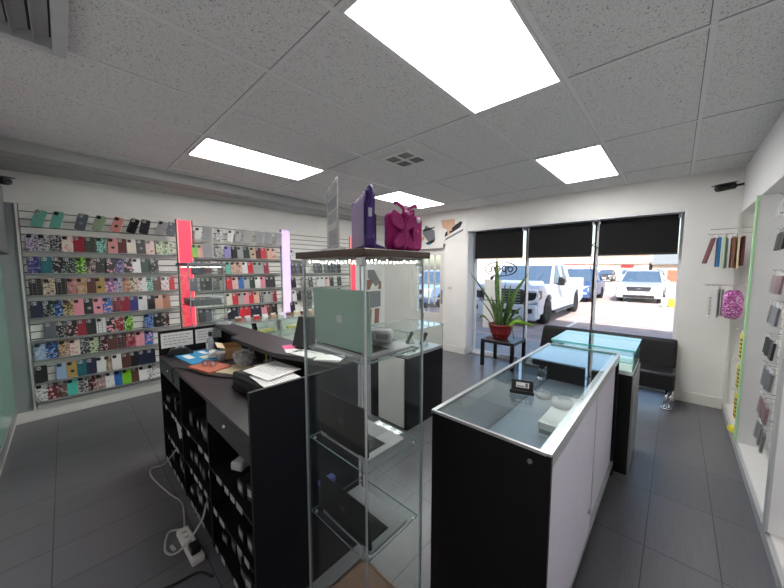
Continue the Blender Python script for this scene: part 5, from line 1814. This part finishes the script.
MB().box(-0.10, -0.11, 0.088, 0.10, -0.058, 0.092, mat4=Matrix.Translation((0, -0.058, 0.09)) @ Matrix.Rotation(R(-16), 4, 'X') @ Matrix.Translation((0, 0.058, -0.09))).build('flap', M['cream'], t)
def crumple(name, label, cat, loc, r, mat, sq=(1, 1, 0.7), seed=1):
    rr = random.Random(seed)
    b_ = bmesh.new()
    bmesh.ops.create_icosphere(b_, subdivisions=3, radius=r)
    for v in b_.verts:
        k = 1 + rr.uniform(-0.16, 0.16)
        v.co = Vector((v.co.x * sq[0] * k, v.co.y * sq[1] * k, max(-r * 0.6, v.co.z * sq[2] * k) + r * 0.6))
    m_ = MB()
    m_._take(b_, 0)
    return tag(m_.build(name, mat, None, loc), label, cat)
crumple('plastic_bag', 'crumpled clear plastic bag lying near the printer', 'bag', (-2.36, 0.895, DZ + 0.004), 0.085, M['clearplastic'], (1.15, 0.9, 0.8), 4)
crumple('tissue', 'crumpled white tissue on the blue work mat', 'tissue', (-2.72, 0.79, DZ + 0.0055), 0.04, M['papercol'], (1.2, 1, 0.9), 9)
t = thing('putty_jar', 'small clear jar with white lid between mat and plastic bag', 'jar', (-2.58, 0.80, DZ + 0.0005))
MB().lathe([(0, 0), (0.03, 0), (0.03, 0.06), (0, 0.06)], n=20).build('body', M['clearplastic'], t)
MB().lathe([(0, 0.06), (0.031, 0.06), (0.031, 0.075), (0, 0.075)], n=20).build('lid', M['white'], t)
t = thing('pen_cup', 'cup of pens and tools under the raised bar behind printer', 'cup', (-2.06, 0.945, DZ + 0.0005))
MB().lathe([(0, 0), (0.035, 0), (0.038, 0.08), (0.034, 0.08), (0.031, 0.006), (0, 0.006)], n=20).build('cup', M['greyplastic'], t)
for k, mt in enumerate((M['lightgrey'], M['maroon'], M['blue'], M['lightgrey'], M['yellow'])):
    a = k * 1.25
    MB().cyl((0.012 * math.cos(a), 0.012 * math.sin(a), 0.008), (0.026 * math.cos(a), 0.026 * math.sin(a), 0.135), 0.004, 8).build('pen', mt, t)
t = thing('label_printer', 'black desktop printer with grey top beneath the loose papers', 'printer', (-1.75, 0.79, DZ + 0.0005), R(4))
MB().box(-0.19, -0.125, 0.012, 0.17, 0.125, 0.105, bev=0.015, seg=2).build('body', M['blkplastic'], t)
MB().box(-0.21, -0.12, 0.0, 0.15, 0.12, 0.014).build('tray', M['rubber'], t)
MB().box(-0.18, 0.0, 0.105, -0.02, 0.12, 0.112, bev=0.003).build('lid', M['greyplastic'], t)
MB().box(-0.16, -0.128, 0.045, 0.10, -0.12, 0.07).build('output_slot', M['ink'], t)
MB().box(-0.188, -0.09, 0.075, -0.19, -0.03, 0.09).build('status_panel', M['greyink'], t)
def sheet(label, x, y, z, rz, w, h, nlines, tilt=0.0):
    t = thing('paper_sheet', label, 'paper', (x, y, z), rot=(R(tilt), 0, R(rz)), group='loose papers on the printer')
    MB().box(-w / 2, -h / 2, 0, w / 2, h / 2, 0.0012).build('sheet', M['papercol'], t)
    ln = MB()
    for r_ in range(nlines):
        x_ = -w / 2 + 0.03
        while x_ < w / 2 - 0.04:
            w_ = rnd.uniform(0.008, 0.03)
            ln.box(x_, h / 2 - 0.03 - r_ * 0.016, 0.0012, x_ + w_, h / 2 - 0.0275 - r_ * 0.016, 0.0016)
            x_ += w_ + 0.006
    ln.build('text_line', M['greyink'], t)
sheet('printed white sheet uppermost of the loose papers on the printer', -1.71, 0.80, DZ + 0.128, 6, 0.27, 0.215, 9, 2)
sheet('printed white sheet under the other paper beside the counter end', -1.60, 0.77, DZ + 0.117, -4, 0.27, 0.20, 8, 2)
tag(MB().tube(catmull([(-2.60, 0.488, DZ - 0.10), (-2.61, 0.489, DZ + 0.004), (-2.50, 0.56, DZ + 0.006), (-2.28, 0.62, DZ + 0.006), (-2.12, 0.70, DZ + 0.006), (-1.99, 0.74, DZ + 0.02)]), 0.005, 7).build('black_cable', M['cable_b']),
    'black cable trailing over the desk edge from the printer', 'cable')

# ---- on the raised bar
BZ = 1.1085
t = thing('flyer', 'pink and white flyer lying on the raised bar', 'flyer', (-1.79, 0.975, BZ), R(-20))
MB().box(-0.10, -0.05, 0, 0.10, 0.05, 0.0012).build('sheet', M['papercol'], t)
MB().box(-0.10, -0.05, 0.0012, 0.01, 0.05, 0.0018).build('printed_band', M['pinkpaper'], t)
t = thing('flyer', 'white flyer on the raised bar beside the pink one', 'flyer', (-1.62, 0.975, BZ), R(10))
MB().box(-0.10, -0.055, 0, 0.10, 0.055, 0.0012).build('sheet', M['papercol'], t)
MB().box(-0.08, 0.02, 0.0012, 0.06, 0.04, 0.0016).build('printed_band', M['lightgrey'], t)
t = thing('flyer_stack', 'small stack of white leaflets near the end of raised bar', 'leaflets', (-1.42, 1.0, BZ), R(30))
for k in range(5):
    MB().box(-0.075, -0.05, 0.0022 * k, 0.075, 0.05, 0.0022 * k + 0.002, mat4=Matrix.Rotation(R(2 * k), 4, 'Z')).build('leaflet', M['papercol'], t)
t = thing('pay_terminal', 'black payment screen on a stand at the raised bar', 'payment terminal', (-1.74, 1.03, BZ), R(30))
sc = MB()
sc.hexa([(-0.075, -0.02, 0.015), (0.075, -0.02, 0.015), (0.075, 0.02, 0.015), (-0.075, 0.02, 0.015)],
        [(-0.06, 0.04, 0.20), (0.06, 0.04, 0.20), (0.06, 0.055, 0.20), (-0.06, 0.055, 0.20)], 0, bev=0.004)
sc.build('screen_housing', M['spacegrey'], t)
MB().box(-0.05, -0.03, 0, 0.05, 0.03, 0.015, bev=0.004).build('base', M['blkplastic'], t)
t = thing('phone_stand', 'white phone tilted on a clear stand at the end of the raised bar', 'phone', (-3.02, 0.98, BZ), R(-40))
MB().box(-0.045, -0.06, 0, 0.045, 0.06, 0.03, bev=0.008).build('stand', M['clearplastic'], t)
MB().prism(rrect(0.07, 0.15, 0.008, 3), 0, 0.008, 'z', 0, mat4=Matrix.Translation((0.0, -0.01, 0.075)) @ Matrix.Rotation(R(38), 4, 'X')).build('body', M['white'], t)

# ================================================================== GLASS CASE ALONG THE SLATWALL
t = thing('wall_glass_case', 'low glass case along the slatwall with yellow boxes inside', 'display case', (-4.62, 2.65, 0))
hx, hy = 0.27, 1.22
MB().box(-hx, -hy, 0, hx, hy, 0.48).build('cabinet', M['white'], t)
MB().box(-hx, -hy, 0.48, -hx + 0.012, hy, 0.86).build('back_panel', M['palewhite'], t)
MB().slab(hx - 0.006, -hy, 0.48, hx, hy, 0.855).build('front_glass', [M['glass'], M['edge']], t)
for y in (-hy, -0.45, 0.35, hy - 0.012):
    MB().box(-hx + 0.012, y, 0.48, hx - 0.008, y + 0.012, 0.855).build('glass_divider' if -hy < y < hy - 0.02 else 'end_wall', M['clearplastic'] if -hy < y < hy - 0.02 else M['white'], t)
MB().slab(-hx, -hy, 0.86, hx + 0.004, hy, 0.868).build('glass_top', [M['glass'], M['edge']], t)
er = MB()
er.box(hx - 0.012, -hy, 0.852, hx + 0.008, hy, 0.872)
er.build('edge_rail', M['alu'], t)
sh = MB().slab(-hx + 0.014, -hy + 0.014, 0.675, hx - 0.012, hy - 0.014, 0.682).build('glass_shelf', [M['glass'], M['edge']], t)
for k, y in enumerate((1.74, 2.02, 2.50, 2.78, 3.30)):
    b_ = thing('phone_carton', 'flat yellow carton, %s from the near end of the wall glass case shelf' % ORD[k], 'box', (-4.50, y, 0.683), R(random.uniform(-6, 6)), 'yellow cartons in the wall glass case')
    MB().box(-0.05, -0.12, 0, 0.05, 0.12, 0.026, bev=0.003).build('carton', M['paleyellow'], b_)
    MB().box(0.0503, -0.05, 0.008, 0.0510, 0.03, 0.022).build('printed_band', M['cream'], b_)
for k, y in enumerate((1.765, 2.15, 2.95)):
    b_ = thing('display_phone', 'black phone on a stand, %s from the near end inside wall glass case' % ORD[k], 'phone', (-4.52, y + 0.12, 0.683), R(90), 'phones in the wall glass case')
    MB().prism(rrect(0.07, 0.145, 0.009, 3, 0, 0.075), 0, 0.008, 'y', mat4=Matrix.Rotation(R(-25), 4, 'X')).build('body', M['screen'], b_)
    MB().box(-0.03, 0.0, 0.0, 0.03, 0.07, 0.006).build('stand', M['blkplastic'], b_)
small = [('ring holder', 'brown'), ('lens cover', 'lightgrey'), ('key charm', 'red'), ('screen wipe', 'papercol'), ('phone grip', 'tan'), ('charger plug', 'white'), ('earbud pouch', 'brown'), ('card sleeve', 'cream'), ('cable tip', 'maroon'), ('phone strap', 'tan'), ('lens kit', 'greyplastic')]
for k, (nm, mt) in enumerate(small):
    y = 1.66 + k * 0.13
    o = thing('accessory_pack', 'little %s coloured accessory packet, %s in the row on wall glass case' % ({'lightgrey': 'grey', 'papercol': 'white', 'greyplastic': 'dark grey'}.get(mt, mt), ORD[k]), 'packet',
              (-4.56, y, 0.8685), R(random.uniform(-20, 20)), 'accessory packets on the wall glass case')
    MB().box(-0.03, -0.04, 0, 0.03, 0.04, 0.05, bev=0.012, seg=2).build('pouch', M[mt], o)
    MB().box(-0.004, -0.041, 0.048, 0.004, 0.041, 0.07, bev=0.002).build('header_card', M['papercol'], o)

# ================================================================== DISPLAY ALCOVE ON THE OTHER SIDE
XB = 0.645
t = thing('alcove_partition', 'white upright partition with a green light strip in the alcove', 'partition', (0.0, 4.0, 0.086))
MB().box(0.47, -0.012, 0, 0.775, 0.012, 2.145).build('board', M['wall'], t)
MB().box(0.452, -0.016, 0.0, 0.468, 0.016, 2.145, bev=0.003).build('light_strip', M['greenled'], t)
t = thing('alcove_partition', 'white upright partition at the near end of the alcove', 'partition', (0.0, 2.74, 0.086))
MB().box(0.470, -0.03, 0, 0.775, 0.03, 2.145).build('board', M['wall'], t)
MB().box(0.458, -0.032, 0, 0.470, 0.032, 2.145).build('edge_trim', M['ledge'], t)
def aslat(label, y0, y1):
    t = thing('slatwall_panel', label, 'slatwall', (0, (y0 + y1) / 2, 0.086))
    m_ = MB()
    hw = (y1 - y0) / 2
    m_.box(XB + 0.014, -hw, 0, 0.775, hw, 2.145, 1)
    z = 0.03
    while z < 2.13:
        m_.box(XB, -hw, z, XB + 0.014, hw, min(z + 0.068, 2.143), 0, bev=0.003)
        z += 0.0785
    m_.build('slat_board', [M['slat'], M['slatdark']], t)
    return t
as1 = aslat('white slatwall in the alcove nearer the photographer', 2.775, 3.985)
as2 = aslat('white slatwall in the alcove by the window wall', 4.015, 5.095)
t = thing('corner_post', 'slim white corner post between window wall and alcove', 'post', (0.468, 5.082, 0.0))
MB().box(-0.008, -0.015, 0.14, 0.012, 0.017, 2.23).build('post', M['white'], t)

def hook(parent, y, z, x0=0.24):
    m_ = MB()
    m_.tube([(XB, y, z), (x0 + 0.02, y, z), (x0, y, z + 0.015)], 0.0035, 6)
    m_.box(XB - 0.004, y - 0.015, z - 0.02, XB, y + 0.015, z + 0.02)
    m_.build('peg_hook', M['chrome'], parent)

def hanging(name, label, cat, x, y, ztop, w, h, th, mat, group, tilt=0.0, card=None, rz=0.0, clear=False):
    """a packet hung on a hook that points out of the wall"""
    t = thing(name, label, cat, (x, y, ztop), rot=(R(tilt), 0, R(rz)), group=group)
    MB().box(-th / 2, -w / 2, -h, th / 2, w / 2, -0.02, bev=min(0.004, th * 0.3)).build('pack', mat, t)
    MB().box(-0.0012, -w * 0.3, -0.02, 0.0012, w * 0.3, 0.012).build('header_card', card or M['papercol'], t)
    if clear:
        MB().box(-th / 2 - 0.004, -w / 2 - 0.006, -h - 0.006, th / 2 + 0.004, w / 2 + 0.006, -0.016).build('clear_wrap', M['cellophane'], t)
    return t

for y, z in ((4.55, 2.02), (4.80, 1.99), (4.55, 1.46), (4.85, 1.44)):
    hook(as2.children[0] and as2, y, z - 0.086, 0.22)
# the hooks belong to the panel: shift them to its origin
for ch in as2.children:
    if ch.name.startswith('peg_hook'):
        ch.location.y = -as2.location.y
G1 = 'tablet cases hanging on the upper alcove hook'
ups = [('maroon', 0.272, 0.16, 0.30, 0.012, 'dark red tablet case tilted at the hook end', 14),
       ('blue', 0.308, 0.17, 0.33, 0.022, 'blue tablet case behind the dark red one', 2),
       ('palegreen', 0.358, 0.20, 0.35, 0.022, 'pale green tablet case in the middle of the hook', -10),
       ('brown', 0.412, 0.17, 0.34, 0.022, 'brown tablet case beside the pale green one', 0),
       ('cream', 0.445, 0.20, 0.35, 0.014, 'cream edged tablet case beside the brown one', 0),
       ('maroon', 0.478, 0.16, 0.32, 0.022, 'deep maroon tablet case closest to the alcove wall', 0)]
for mt, x, w_, h_, th, lb, tl in ups:
    o = hanging('hanging_tablet_case', lb, 'tablet case', x, 4.80, 1.985 - 0.013, w_, h_, th, M[mt], G1, 0, rz=tl)
    if tl == 14:
        o.rotation_euler = (0, R(12), R(8))
G2 = 'packets hanging on the lower alcove hook'
o = hanging('hanging_packet', 'slim white boxed packet with vertical print on the lower hook', 'packet', 0.285, 4.85, 1.436 - 0.013, 0.11, 0.34, 0.03, M['white'], G2)
pt = MB()
for k in range(9):
    pt.box(-0.0158, -0.02, -0.30 + k * 0.022, -0.015, 0.02 - 0.01 * (k % 2), -0.286 + k * 0.022)
    pt.box(-0.012, -0.0558, -0.30 + k * 0.022, 0.006 - 0.004 * (k % 2), -0.055, -0.288 + k * 0.022)
pt.build('vertical_print', M['greyink'], o)
hanging('hanging_packet', 'slim grey packet tilted on the lower hook', 'packet', 0.345, 4.85, 1.436 - 0.013, 0.13, 0.33, 0.012, M['lightgrey'], G2, 0, rz=-12)
hanging('hanging_packet', 'dark grey packet on the lower hook', 'packet', 0.375, 4.85, 1.436 - 0.013, 0.13, 0.31, 0.010, M['greyplastic'], G2)
def glitter():
    m, nt, b = new_mat('pink_glitter')
    v = coords(nt)
    vo = nt.nodes.new('ShaderNodeTexVoronoi')
    vo.inputs['Scale'].default_value = 90
    link(nt, v, vo.inputs['Vector'])
    link(nt, ramp(nt, vo.outputs['Color'], [(0.25, lin((150, 70, 134))), (0.6, lin((212, 120, 186))), (0.85, lin((240, 205, 235)))]), b.inputs['Base Color'])
    b.inputs['Roughness'].default_value = 0.2
    b.inputs['Metallic'].default_value = 0.3
    return m
t = thing('glitter_bag', 'pink glitter pouch in clear wrap hanging on the lower hook', 'pouch', (0.43, 4.62, 1.437 - 0.013), group=G2)
b_ = bmesh.new()
bmesh.ops.create_uvsphere(b_, u_segments=24, v_segments=14, radius=0.5)
rr = random.Random(5)
for v in b_.verts:
    k = 1 + rr.uniform(-0.05, 0.05)
    v.co = Vector((math.copysign(abs(v.co.x * 2) ** 0.8, v.co.x) * 0.075 * k, math.copysign(abs(v.co.y * 2) ** 0.7, v.co.y) * 0.07 * k, math.copysign(abs(v.co.z * 2) ** 0.6, v.co.z) * 0.145 * k - 0.165))
m_ = MB()
m_._take(b_, 0)
m_.build('pouch', glitter(), t)
MB().box(-0.0015, -0.05, -0.03, 0.0015, 0.05, 0.012).build('header_card', M['clearplastic'], t)
hook(as2, 4.62 - as2.location.y, 1.45 - 0.086, 0.30)

# yellow blister cards down the alcove and the one on the ledge
for k, z in enumerate((1.02, 0.72, 0.42)):
    hook(as2, 4.50 - as2.location.y, z - 0.086, 0.46)
    o = hanging('blister_card', 'yellow card with black print, %s one down the alcove column' % ORD[k], 'packet', 0.50, 4.50, z - 0.013, 0.09, 0.27, 0.012, M['yellow'], 'yellow cards in the alcove')
    pt = MB()
    for q_ in range(5):
        pt.box(-0.0072, -0.03, -0.25 + q_ * 0.04, -0.006, 0.03 - 0.012 * (q_ % 3), -0.23 + q_ * 0.04)
        pt.box(-0.005, -0.0462, -0.25 + q_ * 0.04, 0.004, -0.045, -0.225 + q_ * 0.04)
    pt.build('printed_line', M['ink'], o)
    o = hanging('blister_card', 'yellow card behind the %s one down the alcove column' % ORD[k], 'packet', 0.55, 4.50, z - 0.013, 0.10, 0.27, 0.012, M['yellow'], 'yellow cards in the alcove')
t = thing('wheel_lock', 'yellow and black toy shaped packet lying on the alcove ledge', 'packet', (0.50, 4.24, 0.0855), R(20))
MB().hexa([(-0.06, -0.05, 0), (0.06, -0.05, 0), (0.06, 0.05, 0), (-0.06, 0.05, 0)], [(-0.05, -0.03, 0.05), (0.03, -0.03, 0.05), (0.03, 0.04, 0.05), (-0.05, 0.04, 0.05)], 0, bev=0.008).build('pack', M['yellow'], t)
MB().box(-0.045, -0.056, 0.008, 0.045, -0.048, 0.022).build('printed_line', M['ink'], t)

# clear packs on the near slatwall of the alcove
G3 = 'packs hanging on the alcove slatwall'
rowsA = [(2.20, 'empty clear plastic pack', 'clearplastic'), (1.93, 'black holster pack', 'blkplastic'), (1.60, 'dark plum pouch pack', 'maroon'),
         (1.36, 'clear pack with black case', 'spacegrey'), (1.10, 'black case pack', 'blkplastic'), (0.86, 'dark patterned pack', 'spacegrey'), (0.60, 'plum and black pack', 'maroon'), (0.38, 'black and white pack', 'spacegrey')]
for r_, (z, nm, mt) in enumerate(rowsA):
    for k, y in enumerate((3.86, 3.74, 3.60)):
        hook(as1, y - as1.location.y, z - 0.086, 0.555)
        w_, h_ = 0.085, 0.155
        t = hanging('hanging_pack', '%s, %s past the green strip in the %s alcove row' % (nm, ORD[k], ['top', 'second', 'third', 'fourth', 'fifth', 'sixth', 'seventh', 'bottom'][r_]), 'packet',
                    0.575 - 0.006 * k, y, z - 0.012, w_, h_, 0.016 if r_ else 0.02, M[mt], G3, 0, card=M['clearplastic'], rz=random.uniform(-10, 10), clear=r_ not in (0, 1, 4))
        t.rotation_euler = (0, R(5), t.rotation_euler[2])
for y, z in ((3.90, 1.62), (3.905, 1.70), (3.88, 0.92)):
    pass
